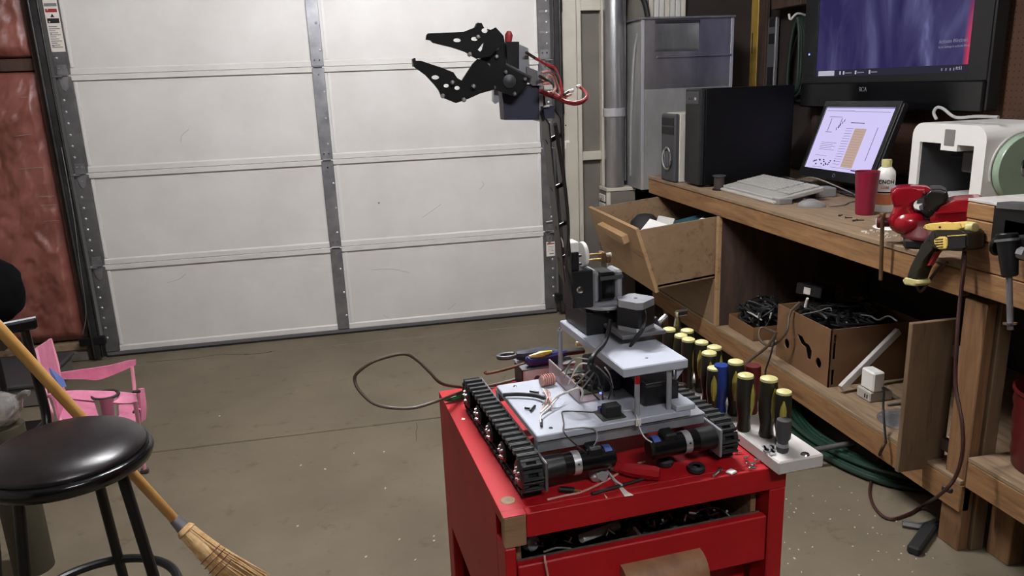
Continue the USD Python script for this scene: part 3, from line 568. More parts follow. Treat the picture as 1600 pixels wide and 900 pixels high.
for k in range(4): pc.part('vent_bar', bx((fx - .004, -.655 + .026 * (k - 1.5), 1.05), (.006, .010, .085), .002), 'alu_dull')
# things on the bench top
sp = thing('wire_spool', 'small black spool standing at the bench edge beside the keyboard', 'spool', (1.985, -1.10, ZB))
sp.part('flange', lathe([(.004, 0), (.034, 0), (.034, .006), (.004, .006)], 24, (1.985, -1.10, ZB)), 'black_plastic'); sp.part('flange', lathe([(.004, 0), (.034, 0), (.034, .006), (.004, .006)], 24, (1.985, -1.10, ZB + .07)), 'dark_grey')
sp.part('winding', lathe([(.008, .006), (.026, .006), (.027, .04), (.026, .0695), (.008, .0695)], 24, (1.985, -1.10, ZB)), 'wire_dark')
kb = thing('keyboard', 'pale grey computer keyboard lying on the bench below the monitor', 'keyboard', (2.12, -1.38, ZB))
kT = dict(o=(2.0, -1.115, ZB + .004), ex=np.array([0, -1.0, 0]), ey=unit([1, 0, .17]))
kT['ez'] = np.cross(kT['ex'], kT['ey'])
if kT['ez'][2] < 0: kT['ez'] = -kT['ez']
def kbx(lo, hi, c=.002): return basis(cbox(lo, hi, c), kT['o'], kT['ex'], kT['ey'], kT['ez'])
kb.part('body', kbx((0, 0, 0), (.53, .235, .022), .004), 'key_grey')
kb.part('palm_rest', kbx((.005, -.02, -.002), (.525, .0, .012), .004), 'beige_case')
for r in range(6):
    n = [11, 13, 13, 14, 14, 13][r]
    for k in range(n):
        w = .37 / n; kb.part('key', kbx((.02 + w * k, .07 + .026 * r, .022), (.02 + w * (k + 1) - .002, .07 + .026 * r + .023, .030), .002), 'key_grey')
    for k in range(4): kb.part('key', kbx((.41 + .026 * k, .07 + .026 * r, .022), (.434 + .026 * k, .093 + .026 * r, .030), .002), 'key_grey')
kb.part('foot', cbox((1.995, -1.665, ZB), (2.06, -1.60, ZB + .026), .003), 'grey_plastic')
ms = thing('mouse', 'grey computer mouse on the bench beside the keyboard', 'mouse', (2.09, -1.765, ZB))
m = trimesh.creation.icosphere(3); v = m.vertices * [.060, .033, .036]; v[:, 2] = np.where(v[:, 2] < 0, 0, v[:, 2]); v[:, 2] *= 1 - .25 * (v[:, 0] > 0) * v[:, 0] / .06; m.vertices = v
ms.part('shell', place(m, (2.09, -1.765, ZB + .0005), -28), 'grey_plastic')
ms.part('wheel', place(cyl((0, -.004, 0), (0, .004, 0), .008, 12), (2.063, -1.752, ZB + .03), -28), 'dark_grey')
ms.part('cord', tube([(2.15, -1.80, ZB + .004), (2.22, -1.80, ZB + .004), (2.30, -1.74, ZB + .004), (2.42, -1.70, ZB + .004)], .0028, 6), 'grey_plastic')
rb = thing('power_brick', 'grey power brick lying on the bench below the monitor', 'adapter', (2.30, -1.52, ZB)); rb.part('case', bx((2.30, -1.52, ZB + .022), (.10, .085, .044), .004, -8), 'grey_plastic'); rb.part('cord', tube([(2.35, -1.52, ZB + .02), (2.41, -1.46, ZB + .02), (2.44, -1.30, ZB + .022)], .003, 6), 'cable_black')
for i, pts in enumerate(([(2.32, -1.05, .003), (2.40, -1.2, .03), (2.45, -1.35, .006), (2.4, -1.6, .004), (2.48, -1.75, .004)], [(2.35, -1.0, .004), (2.33, -1.15, .05), (2.42, -1.25, .01), (2.40, -1.5, .012), (2.5, -1.8, .004)], [(2.50, -1.0, .004), (2.42, -1.12, .02), (2.39, -1.3, .06), (2.44, -1.48, .02), (2.40, -1.68, .004)])):
    single('desk_cable', tube([(a, b, ZB + c) for a, b, c in pts], .0035, 6), 'cable_black' if i < 2 else 'wire_grey', ['black cable snaking on the bench under the monitor nearest the keyboard', 'black cable behind the power brick under the monitor', 'pale grey cable crossing in front of the monitor base'][i], 'cable')
cu = thing('tumbler', 'tall deep red plastic tumbler standing on the bench', 'cup', (2.17, -2.015, ZB))
cu.part('wall', lathe([(0, 0), (.033, 0), (.035, .004), (.0465, .172), (.048, .176), (.046, .176), (.0445, .172), (.033, .008), (0, .006)], 32, (2.17, -2.015, ZB)), 'cup_red')
cn = thing('spray_bottle', 'white bottle with yellow cap and orange label behind the red tumbler', 'bottle', (2.285, -1.975, ZB))
cb = (2.285, -1.975, ZB)
cn.part('body', lathe([(0, 0), (.036, 0), (.038, .004), (.038, .15), (.036, .165), (.022, .182), (.0, .184)], 28, cb), 'white_plastic')
cn.part('label_band', lathe([(.0381, .03), (.0386, .03), (.0386, .075), (.0381, .075)], 28, cb), 'orange_label')
cn.part('label_band', lathe([(.0381, .078), (.0386, .078), (.0386, .084), (.0381, .084)], 28, cb), 'ink')
cn.part('cap', lathe([(0, 0), (.020, 0), (.020, .024), (.018, .030), (0, .031)], 24, (cb[0], cb[1], ZB + .183)), 'yellow_cap')
vd = unit(np.array([EYE[0] - cb[0], EYE[1] - cb[1], 0])); er = np.array([-vd[1], vd[0], 0])
cn.part('lettering', text_on('ENCH', .015, np.array(cb) + vd * .0375 + er * -.024 + np.array([0, 0, .118]), er, (0, 0, 1), .002, True), 'ink')
cn.part('lettering', text_on('LUBE', .009, np.array(cb) + vd * .0375 + er * -.014 + np.array([0, 0, .098]), er, (0, 0, 1), .002), 'ink_red')
single('tin_lid', lathe([(0, .003), (.06, .003), (.066, 0), (.07, .002), (.06, .008), (0, .007)], 28, (2.085, -2.30, ZB)), 'paper', 'flat white lid lying on the bench in front of the red vise', 'lid')
for i, (a, b) in enumerate(((1312, 338), (1322, 341), (1334, 346), (1340, 345))):
    p = PZ(a, b, ZB); single('dropped_screw', cat(cyl(p + (0, 0, .003), p + (.02, .012 * (-1) ** i, .003), .002, 6), cyl(p + (0, 0, .003), p + (-.004, -.002 * (-1) ** i, .003), .005, 8)), 'steel_dark', 'small loose screw lying on the bench between tumbler and vise', 'screw', 'loose screws on the bench before the tumbler')
rng = random.Random(3)
single('sawdust', cat([bx((1.93 + .28 * rng.random(), -2.62 + .34 * rng.random(), ZB + .002), (.004 + .008 * rng.random(), .003 + .004 * rng.random(), .004), 0, 180 * rng.random()) for _ in range(110)]), 'dust', 'pale wood chips scattered on the bench around the vise foot', 'wood chips', kind='stuff')

# ---------------------------------------------------------------- desktop 3D printer
X0, X1, Y0, Y1, Z0, Z1 = 2.38, 2.74, -2.372, -1.992, ZB, 1.278
pr = thing('desktop_printer', 'white desktop printer with a rounded open frame and green spool', 'printer', (2.55, -2.18, ZB))
w, h = Y1 - Y0, Z1 - Z0
out = rrect(w, h, .055, w / 2, h / 2).union(sbox(0, 0, w, .06))
inn = sbox(.045, .03, w - .055, h - .075).difference(sbox(w * .42, h - .10, w * .64, h))
pr.part('shell', slab(out.difference(inn), (X0, Y1, Z0), (0, -1, 0), (0, 0, 1), .33, .33 + 0), 'white_plastic')
pr.part('inner_liner', cbox((X0 + .012, Y1 - .047, Z0 + .032), (X0 + .30, Y1 - .0455, Z1 - .077), 0), 'dark_grey'); pr.part('inner_liner', cbox((X0 + .02, Y0 + .012, Z1 - .078), (X0 + .30, Y1 - .05, Z1 - .0765), 0), 'dark_grey')
pr.part('back_panel', cbox((X0 + .27, Y0 + .014, Z0 + .032), (X0 + .275, Y1 - .048, Z1 - .079), .001), 'dark_grey') if 1 else pr.part('back_panel', cbox((X1 - .03, Y0 + .03, Z0 + .03), (X1 - .012, Y1 - .03, Z1 - .03), .002), 'dark_grey')
pr.part('status_window', cbox((X0 - .002, Y1 - w * .60, Z1 - .082), (X0 + .004, Y1 - w * .46, Z1 - .020), .002), 'grey_plastic')
pr.part('print_head', cbox((X0 + .10, Y1 - w * .66, Z1 - .19), (X0 + .18, Y1 - w * .42, Z1 - .11), .006), 'dark_grey')
pr.part('z_column', cbox((X0 + .20, Y1 - w * .80, Z0 + .03), (X0 + .24, Y1 - w * .70, Z1 - .08), .002), 'black_plastic')
pr.part('guide_rod', cyl((X0 + .15, Y1 - .05, Z1 - .14), (X0 + .15, Y0 + .06, Z1 - .14), .005, 8), 'chrome')
pr.part('build_plate', cbox((X0 + .02, Y0 + .07, Z0 + .07), (X0 + .26, Y1 - .06, Z0 + .076), .002), 'white_plastic')
pr.part('side_window', cbox((X0 + .03, Y1 - .008, Z0 + .06), (X0 + .25, Y1 - .004, Z1 - .10), .001), 'clear_plastic')
sy, sz, sx = Y0 - .035, Z0 + .20, X0 + .155
s = pr.part('filament_spool', lathe([(.012, 0), (.121, 0), (.125, .006), (.125, .026), (.121, .032), (.012, .032)], 40, (sx, Y0 - .002, sz), (0, -1, 0)), 'spool_green', label='translucent green filament cartridge on the side')
s.part('hub', lathe([(.0, 0), (.030, 0), (.030, .008), (.012, .010), (0, .010)], 24, (sx, Y0 - .034, sz), (0, -1, 0)), 'grey_plastic'); s.part('slot', bx((sx - .03, Y0 - .045, sz + .02), (.010, .003, .03), .001), 'black_matte')
pr.part('spool_lip', tube([(sx + .131 * math.cos(a), Y0 - .004, sz + .131 * math.sin(a)) for a in np.linspace(.2 * PI, 1.1 * PI, 16)], .004, 8, 2), 'light_grey')
pr.part('spool_arm', tube([(sx + .045, Y0 + .03, Z1 - .004), (sx + .06, Y0 - .01, Z1 - .02), (sx + .062, Y0 - .03, sz + .11)], .010, 8), 'alu')
pr.part('feed_tube', tube([PX(a, b, X0 + .06) for a, b in ((1463, 186), (1459, 176), (1464, 168), (1474, 170), (1488, 181), (1500, 184), (1525, 182), (1560, 183))], .006, 8), 'clear_tube')
# ---------------------------------------------------------------- red bench vise
# it stands swivelled on its base, so its long axis runs across the line of sight
VO = PX(1378, 347, 1.866); VN = unit((EYE - VO) * (1, 1, 0)); VE = np.array([-VN[1], VN[0], 0])
def VP(px, py, off=0.0): d = ray(px, py); return EYE + d * (((VO + VN * off - EYE) @ VN) / (d @ VN))
def vslab(pxs, t, off=0.0, holes=()):
    f = lambda a, b: ((VP(a, b, off) - VO) @ VE, VP(a, b, off)[2] - VO[2])
    return slab(Polygon([f(*p) for p in pxs], [[f(*p) for p in h] for h in holes]).buffer(0), VO + VN * off, VE, (0, 0, 1), t, t / 2)
vb0 = VP(1450, 364)
vs = thing('bench_vise', 'big glossy red bench vise with black jaws clamped to the bench', 'vise', (vb0[0], vb0[1], ZB))
def rounded(m, n=2, it=6):
    m = m.copy(); m.merge_vertices(); m = m.subdivide_to_size(.012); m.merge_vertices()
    trimesh.smoothing.filter_taubin(m, .5, -.52, it); return m
fj = vslab([(1391, 306), (1391, 297), (1397, 291), (1425, 289), (1447, 290), (1455, 294), (1455, 299), (1446, 303), (1436, 308), (1429, 314), (1427, 321), (1430, 328), (1438, 335), (1444, 345), (1442, 357), (1432, 363), (1412, 364), (1398, 359), (1391, 349), (1390, 339), (1394, 330), (1396, 321), (1394, 312)], .085)
vs.part('moving_jaw', rounded(fj, it=10), 'red_gloss', smooth=60)
m = trimesh.creation.icosphere(3); m.vertices = m.vertices * [.058, .058, .046] + VP(1418, 346)
vs.part('jaw_boss', m, 'red_gloss', smooth=True)
vs.part('screw', cat(cyl(VP(1370, 347), VP(1382, 347), .020, 20, c=.003), cyl(VP(1382, 347), VP(1400, 347), .016, 18)), 'maroon'); vs.part('screw_face', lathe([(0, .002), (.012, .002), (.016, 0), (0, 0)], 18, VP(1371, 347), -VE + VN * .4), 'light_grey')
vs.part('handle_bar', cyl(VP(1379, 338, .022), VP(1376, 438, .022), .0065, 12, c=.002), 'bronze'); vs.part('handle_ball', lathe([(0, -.010), (.009, -.006), (.010, .004), (.007, .010), (0, .012)], 14, VP(1379, 337, .022)), 'bronze')
vs.part('jaw_block', rounded(vslab([(1447, 299), (1456, 292), (1470, 292), (1479, 296), (1481, 305), (1477, 312), (1468, 317), (1460, 327), (1451, 336), (1446, 334), (1436, 326), (1442, 322), (1445, 316), (1443, 308)], .11), it=3), 'black_steel', smooth=60)
vs.part('slide_bar', basis(cbox((-.11, -.026, -.022), (.06, .026, .022), .003), VP(1450, 347), VE, np.cross((0, 0, 1), VE), (0, 0, 1)), 'steel_dark')
vs.part('fixed_body', rounded(vslab([(1451, 335), (1461, 328), (1469, 318), (1480, 313), (1492, 309), (1530, 306), (1540, 312), (1540, 352), (1516, 360), (1456, 360)], .10), it=2), 'red_gloss', smooth=60)
vs.part('body_rib', vslab([(1460, 331), (1540, 327), (1540, 329.5), (1460, 333.5)], .012, .052), 'red_gloss')
vs.part('base_plate', basis(cbox((-.07, -.065, 0), (.10, .06, .03), .006), (vb0[0], vb0[1], ZB + .0005), VE, np.cross((0, 0, 1), VE), (0, 0, 1)), 'steel_dark'); vs.part('swivel_base', lathe([(0, 0), (.08, 0), (.08, .012), (.062, .04), (.062, .06), (0, .06)], 28, (vb0[0], vb0[1], ZB + .03)), 'maroon')
for k in (-.04, .08): vs.part('bolt', lathe([(0, .012), (.010, .012), (.010, 0), (0, 0)], 6, np.array([vb0[0], vb0[1], ZB + .03]) + VE * k + VN * .045), 'chrome')
# ---------------------------------------------------------------- corded drill hanging on the bench front
xd = 1.852
dl = thing('power_drill', 'yellow and black corded drill hanging on the front of the bench', 'drill', tuple(PX(1465, 375, xd)))
def dsl(p, x0, t): return rounded(xslab(p, x0, t), it=4)
dl.part('motor_housing', dsl([(1452, 362), (1458, 359), (1505, 359), (1510, 364), (1511, 388), (1506, 392), (1465, 392), (1455, 388), (1450, 374)], xd - .032, .064), 'handle_black', smooth=60)
dl.part('top_shell', dsl([(1439, 356), (1442, 351), (1458, 348), (1470, 350), (1490, 347), (1502, 349), (1504, 356), (1498, 361), (1470, 363), (1446, 360)], xd - .026, .052), 'yellow_tool', smooth=60)
dl.part('handle', dsl([(1450, 366), (1440, 380), (1429, 402), (1420, 420), (1415, 436), (1431, 440), (1438, 420), (1446, 402), (1458, 388), (1462, 372)], xd - .022, .044), 'handle_black', smooth=60)
dl.part('handle_cap', dsl([(1408, 438), (1412, 433), (1434, 438), (1435, 444), (1428, 448), (1412, 446)], xd - .025, .05), 'yellow_cap', smooth=60)
vg = dl.part('side_vent', dsl([(1458, 374), (1463, 370), (1479, 369), (1480, 390), (1464, 390), (1459, 384)], xd - .0375, .008), 'yellow_tool', smooth=60)
for z in (373.5, 377.5, 381.5, 385.5): vg.part('slot', xslab([(1461, z + .6), (1473, z - .6), (1473, z + .8), (1461, z + 2)], xd - .0385, .004), 'handle_black')
dl.part('name_plate', xslab([(1481, 369), (1508, 367), (1508, 387), (1482, 389)], xd - .036, .004), 'black_plastic'); dl.part('trim_line', xslab([(1480, 368.2), (1509, 366.2), (1509, 367.6), (1480, 369.6)], xd - .0375, .004), 'yellow_tool')
dl.part('trigger', xslab([(1459, 393), (1464, 393), (1452, 415), (1448, 415)], xd - .008, .016), 'wire_red')
a, b = PX(1508, 357, xd), PX(1524, 355, xd); dl.part('chuck', cyl(a, b, .02, 16, r2=.014, c=.002), 'yellow_cap'); dl.part('vent_hole', xslab(circ_px(1468, 355, 1.6), xd - .0275, .003), 'black_matte')
dl.part('power_cord', tube([PX(1432, 446, xd), PX(1440, 455, xd + .02), PX(1462, 425, xd + .03), PX(1480, 410, xd + .02)], .004, 8), 'cable_orange')
# ---------------------------------------------------------------- black woodworking vise on the second bench
xw = 1.80
v2 = thing('bench_vise', 'black woodworking vise with steel handle on the right bench', 'vise', tuple(PX(1580, 400, xw)))
v2.part('jaw_plate', xslab([(1554, 322), (1640, 330), (1640, 392), (1547, 384)], xw, .03), 'black_steel'); v2.part('jaw_cap', xslab([(1558, 316), (1640, 321), (1640, 332), (1556, 325)], xw - .006, .045), 'galv_dark')
v2.part('guide_block', cbox((xw, -3.4, 1.0), (XB - .014, -3.08, 1.10), .004), 'black_steel')
hb_ = PX(1578, 400, xw - .05)
v2.part('hub', cat(cyl(PX(1573, 364, xw - .06), PX(1578, 432, xw - .06), .026, 20, r2=.019, c=.004)), 'black_steel'); v2.part('hub_ring', cyl(PX(1573, 373, xw - .06), PX(1573.4, 377, xw - .06), .0275, 20), 'alu_dull')
v2.part('screw', cyl(hb_ + (.01, 0, .03), hb_ + (.12, 0, .03), .022, 16), 'steel_dark'); v2.part('knob', lathe([(0, 0), (.022, 0), (.026, .006), (.02, .016), (0, .018)], 16, PX(1562, 385, xw - .05), (0, 1, 0)), 'black_steel'); v2.part('nut', lathe([(0, 0), (.016, 0), (.016, .02), (0, .02)], 8, PX(1594, 395, xw - .05), (0, -1, 0)), 'alu_dull')
v2.part('handle_bar', cyl(PX(1576.5, 420, xw - .06), PX(1578.5, 515, xw - .06), .0075, 12), 'alu_dull'); v2.part('handle_stop', cyl(PX(1578, 504, xw - .06), PX(1578.1, 507, xw - .06), .016, 16), 'chrome')
# ================================================================ under the bench
ZS = .246
wbn.part('cabinet_door', cbox((1.795, -2.795, .215), (1.965, -2.777, .725), .002), 'ply_z', label='plywood door standing open below the drill')
wbn.part('hinge', cbox((1.945, -2.86, .60), (1.965, -2.795, .64), .002), 'galv'); wbn.part('hinge', cbox((1.945, -2.86, .28), (1.965, -2.795, .32), .002), 'galv')
b1 = thing('carton', 'big open cardboard box with hand holes filled with black cables', 'box', (2.16, -1.97, ZS))
bx_0, bx_1, by_0, by_1, bz = 1.955, 2.36, -2.165, -1.765, .245
hole = [(.16, .155), (.20, .155), (.225, .135), (.25, .135), (.275, .115), (.27, .075), (.245, .07), (.225, .115), (.19, .12), (.17, .14)]
holes = [[(.4 - x if 0 else x, z) for x, z in hole], [(.085 + .02 * math.cos(a), .085 + .022 * math.sin(a)) for a in np.linspace(0, 6.28, 14)[:-1]], [(.325 + .02 * math.cos(a), .08 + .022 * math.sin(a)) for a in np.linspace(0, 6.28, 14)[:-1]]]
T4 = .005
b1.part('front_wall', slab(Polygon([(0, 0), (by_1 - by_0, 0), (by_1 - by_0, bz), (0, bz)], holes), (bx_0, by_1, ZS + .001), (0, -1, 0), (0, 0, 1), T4, T4), 'card')
sl = [[(.012, .12), (.024, .12), (.024, .225), (.012, .225)], [(.012, .01), (.024, .01), (.024, .075), (.012, .075)]]
b1.part('side_wall', slab(Polygon([(0, 0), (bx_1 - bx_0, 0), (bx_1 - bx_0, bz), (0, bz)], sl), (bx_0, by_0, ZS + .001), (1, 0, 0), (0, 0, 1), T4, T4), 'card')
b1.part('back_wall', cbox((bx_1 - T4, by_0 + T4, ZS + .001), (bx_1, by_1, ZS + bz), .001), 'card'); b1.part('side_wall', cbox((bx_0 + T4, by_1 - T4, ZS + .001), (bx_1 - T4, by_1, ZS + bz), .001), 'card'); b1.part('bottom', cbox((bx_0 + T4, by_0 + T4, ZS + .001), (bx_1 - T4, by_1 - T4, ZS + .006), 0), 'card_dark')
rng = random.Random(11)
def tangle(n, lo, hi, r, seed, k=5):
    g = random.Random(seed); out = []
    for _ in range(n):
        p = [np.array([lo[j] + (hi[j] - lo[j]) * g.random() for j in range(3)]) for _ in range(k)]; out.append(tube(p, r * (.7 + .6 * g.random()), 5, 5))
    return cat(out)
single('cable_heap', cat(tangle(46, (bx_0 + .02, by_0 + .03, ZS + .14), (bx_1 - .02, by_1 - .03, ZS + .27), .006, 5), bx((2.16, -1.97, ZS + .10), (.36, .35, .18), .01)), 'cable_black', 'heap of black cables filling the big cardboard box', 'cables', kind='stuff')
ad = thing('black_adapter', 'black adapter with a white sticker on top of the cable heap', 'adapter', (2.12, -1.82, ZS + .27)); ad.part('case', bx((2.10, -1.82, ZS + .31), (.10, .13, .05), .004, 20, 8), 'black_plastic'); ad.part('sticker', bx((2.049, -1.835, ZS + .315), (.002, .035, .03), .0005, 20, 8), 'white_label')
single('white_plug', tube([PX(a, b, 2.0) for a, b in ((1262, 466), (1260, 472), (1258, 480))], .006, 8), 'wire_white', 'white cable plug lying over the rim of the big cardboard box', 'plug')
single('grey_lead', tube([PX(a, b, 1.985) for a, b in ((1345, 492), (1360, 494), (1372, 500), (1388, 494), (1402, 502))], .0035, 6), 'dark_grey', 'grey twisted lead on top of the cables in the big box', 'lead')
single('thin_lead', tube([PX(a, b, 1.96) for a, b in ((1250, 492), (1275, 487), (1296, 481), (1299, 486))], .002, 6), 'wire_grey', 'thin grey wire bent over the front rim of the big box', 'wire')
b2 = thing('carton', 'small low cardboard box with black cables left of the big one', 'box', (2.1, -1.43, ZS))
for nm, lo, hi in (('front_wall', (1.955, -1.56, ZS + .001), (1.959, -1.31, ZS + .07)), ('side_wall', (1.959, -1.56, ZS + .001), (2.2, -1.556, ZS + .07)), ('side_wall', (1.959, -1.314, ZS + .001), (2.2, -1.31, ZS + .07)), ('back_wall', (2.2, -1.56, ZS + .001), (2.204, -1.31, ZS + .07)), ('bottom', (1.959, -1.556, ZS + .001), (2.2, -1.314, ZS + .004))): b2.part(nm, cbox(lo, hi, .0008), 'card')
single('cable_heap', tangle(30, (1.98, -1.54, ZS + .03), (2.18, -1.33, ZS + .16), .006, 8), 'cable_black', 'heap of black cables rising out of the small low box', 'cables', kind='stuff')
for i, pts in enumerate((((1168, 487), (1178, 492), (1190, 500)), ((1205, 489), (1203, 497)), ((1150, 502), (1153, 508)))):
    single('cable_plug', tube([PX(a, b, 2.0) for a, b in pts], .004, 6), 'light_grey', ['pale plug lead sticking up from the small box heap', 'pale connector at the right of the small box heap', 'pale clip on the front rim of the small box'][i], 'plug')
# loose cables that climb from the screwdriver rack towards the boxes
single('shelf_cable', tube([PX(1213, 520, 1.93), PX(1190, 512, 1.90), PX(1187, 530, 1.87), PX(1205, 540, 1.88), PX(1228, 520, 1.90), PX(1234, 490, 1.93), PX(1250, 472, 1.97)], .006, 8), 'cable_brown', 'thick brown cable looping over the front of the big box', 'cable')
single('shelf_cable', tube([PX(1210, 530, 1.88), PX(1204, 555, 1.86), PX(1196, 580, 1.84), PX(1198, 594, 1.84)], .004, 8), 'cable_black', 'black cable hanging from the box down the shelf board', 'cable')
pk = thing('white_plank', 'narrow white plank leaning against the side of the cardboard box', 'plank', (1.97, -2.25, ZS))
pa, pb = np.array([1.975, -2.24, ZS + .016]), np.array([2.245, -2.20, .462]); d = unit(pb - pa); sd = np.array([0, 1.0, 0]); sd = unit(sd - d * (sd @ d)); pk.part('board', basis(cbox((0, -.0, -.006), (np.linalg.norm(pb - pa), .02, .022), .002), pa, d, sd, np.cross(d, sd)), 'white_wood')
ps = thing('outlet_strip', 'short beige outlet block lying on the lower shelf', 'outlet', (2.06, -2.29, ZS)); ps.part('body', cbox((2.015, -2.345, ZS + .0005), (2.115, -2.262, ZS + .042), .004), 'beige_case')
for y in (-2.328, -2.315): ps.part('socket', cbox((2.0135, y - .003, ZS + .012), (2.016, y + .003, ZS + .028), .0005), 'black_matte')
wa = thing('wall_adapter', 'white square wall adapter standing on the beige outlet block', 'adapter', (2.06, -2.33, ZS + .045)); wa.part('case', cbox((2.022, -2.348, ZS + .0425), (2.072, -2.272, ZS + .122), .006), 'white_plastic')
wa.part('cord', tube([PX(1379, 606, 2.0), PX(1381, 615, 1.97), PX(1380, 640, 1.90), PX(1384, 690, 1.875)], .004, 8), 'cable_black')
single('steel_rod', cyl((2.06, -2.39, ZS + .006), (2.30, -2.40, ZS + .006), .004, 8), 'galv', 'thin bright rod lying on the shelf behind the outlet block', 'rod')
single('glass_lid', lathe([(0, .02), (.05, .018), (.08, .004), (.088, 0), (.092, .004), (.085, .010), (.055, .024), (0, .026)], 32, (2.03, -2.52, ZS + .001)), 'clear_plastic', 'clear round lid lying on the lower shelf beside the plywood door', 'lid')
# red bucket on the second shelf
bk = thing('bucket', 'dark red ribbed bucket standing on the lower right shelf', 'bucket', (2.06, -3.06, .337))
bk.part('wall', lathe([(0, .004), (.115, .0), (.118, .004)] + [(.119 + .012 * i / 8 + (.004 if i % 2 else 0), .02 + .026 * i) for i in range(9)] + [(.138, .236), (.138, .244), (.131, .244), (.118, .012), (0, .010)], 36, (2.085, -3.09, .3365)), 'maroon')
bk.part('handle_wire', tube([(2.085 + .138 * math.cos(a), -3.09 - .138 * abs(math.sin(a)) - .004, .51 - .12 * abs(math.sin(a))) for a in np.linspace(0, PI, 12)], .003, 6, 3), 'galv')
# green hose coil on the floor, pipe, fallen block, cord
hc = thing('garden_hose', 'coiled dark green garden hose on the floor under the bench', 'hose', (2.0, -2.2, 0))
rng = random.Random(6); cc = np.array([2.13, -2.18])
for k in range(9):
    r1, r2, z = .17 + .016 * (k % 5), .36 + .02 * (k % 5), .014 + .024 * (k // 5) + .001 * k
    hc.part('loop', tube([(cc[0] + (r1 + .01 * rng.random()) * math.cos(a) * 1.15, cc[1] + (r2 + .012 * rng.random()) * math.sin(a), z + .004 * math.sin(3 * a + k)) for a in np.linspace(0, 2 * PI, 17)], .0115, 8, 4), 'hose_green')
single('steel_conduit', cyl(PZ(1272, 703, .075), PZ(1334, 692, .085), .011, 12), 'galv_dark', 'short grey steel tube lying across the green hose', 'pipe')
ec = thing('extension_cord', 'dark orange extension cord looping from the drill to the floor', 'cord', (1.85, -2.9, 0))
pts = [PX(1507, 393, 1.86), PX(1506, 420, 1.85), PX(1500, 470, 1.84), PX(1496, 520, 1.82), PX(1493, 600, 1.81), PX(1503, 660, 1.80), PX(1504, 705, 1.80), PX(1493, 745, 1.80), PX(1470, 772, 1.79), PZ(1445, 788, .03), PZ(1420, 803, .007), PZ(1390, 811, .007), PZ(1368, 795, .007), PZ(1359, 770, .007), PZ(1363, 745, .007), PZ(1370, 722, .03), PX(1376, 706, 1.87), PX(1384, 690, 1.875)]
ec.part('cord', tube(pts, .0055, 8), 'cable_orange'); q = PX(1480, 765, 1.795); ec.part('plug', bx(q, (.014, .03, .014), .003, 20, 20), 'cable_black')
sw = thing('scrap_strip', 'bent grey scrap strip lying on the floor beside the bench leg', 'strip', tuple(PZ(1440, 815, 0)))
sw.part('strip', tube([PZ(1410, 818, .012), PZ(1440, 822, .012), PZ(1465, 815, .02)], .012, 6), 'galv_dark')
single('dark_block', place(cbox((-.09, -.02, 0), (.09, .02, .03), .006), PZ(1440, 848, 0), 35), 'black_matte', 'dark block lying on the floor in front of the bench leg', 'block')
rng = random.Random(21); ch_ = []
for _ in range(60):
    a, b = 1220 + 300 * rng.random(), 740 + 160 * rng.random() ** .9
    p = PZ(a, b, .0015)
    if p[0] < 1.85 and not (1.75 < p[0] and p[1] > -2.4): ch_.append(bx(p, (.002 + .004 * rng.random(), .0015 + .003 * rng.random(), .002), 0, 180 * rng.random()))
for a, b in ((553, 708), (602, 763), (624, 843), (678, 845), (678, 838), (508, 733), (465, 822), (572, 870), (343, 650), (470, 727), (600, 706), (649, 875)):
    ch_.append(bx(PZ(a, b, .0015), (.008, .005, .003), 0, a * 7))
single('wood_chips', cat(ch_), 'dust', 'pale wood chips scattered over the concrete floor', 'wood chips', kind='stuff')
# ================================================================ red cart
CF = Frame((.3184, -3.754, 0), 4.0)
def cP(u, v, w): return CF.w(u, v, w)
CW, CD = .489, .527
ct = thing('tool_cart', 'red painted wooden cart with a drawer, carrying the tracked robot', 'cart', CF.o, CF.deg)
def cpart(name, lo, hi, m='cart_red', c=.002, p=None, **k): return (p or ct).part(name, cbox(lo, hi, c), m, local=True, **k)
cpart('top_panel', (0, .0182, .842), (CW, CD, .86), c=.0006)
cpart('apron', (.036, .0, .819), (CW, .018, .86), c=.0012)
cpart('corner_patch', (0, 0, .806), (.0355, .018, .8595), 'raw_edge', label='bare wood patch at the front left corner')
cpart('leg', (0, 0, 0), (.018, .05, .8055)); cpart('leg', (CW - .03, 0, 0), (CW, .05, .8185)); cpart('leg', (0, CD - .055, 0), (.022, CD, .8415)); cpart('leg', (CW - .03, CD - .05, 0), (CW, CD, .8415))
ct.part('side_panel', slab([(.05, .565), (.472, .565), (.472, .842), (.05, .842)], (0, 0, 0), (0, 1, 0), (0, 0, 1), .016, 0), 'cart_red', local=True)
cpart('side_panel', (CW - .02, .05, .05), (CW, CD - .05, .8415)); cpart('back_panel', (.022, CD - .02, .05), (CW - .03, CD, .8415))
dw = cpart('drawer_front', (.020, .002, .685), (.457, .018, .770))
cpart('front_edge', (.022, .0185, .70), (.455, .0235, .7705), 'dark_wood', p=dw); cpart('drawer_side', (.024, .03, .70), (.034, .45, .800), 'raw_edge', p=dw); cpart('drawer_side', (.444, .03, .70), (.454, .45, .800), 'raw_edge', p=dw)
cpart('drawer_bottom', (.034, .03, .690), (.444, .45, .698), 'dark_wood', p=dw); cpart('divider', (.235, .03, .6985), (.241, .44, .765), 'dark_wood', p=dw)
hpf = [(0, 0)] + [(-.034 * math.sin(a) - .001, .034 - .034 * math.cos(a)) for a in np.linspace(0, PI, 12)] + [(0, .068)]
ct.part('drawer_pull', slab(hpf, (.190, .002, .668), (0, 1, 0), (0, 0, 1), .142), 'kraft', local=True, label='brown half-round drawer pull')
cpart('lower_panel', (.020, .06, .08), (.457, .075, .66), 'cart_red')
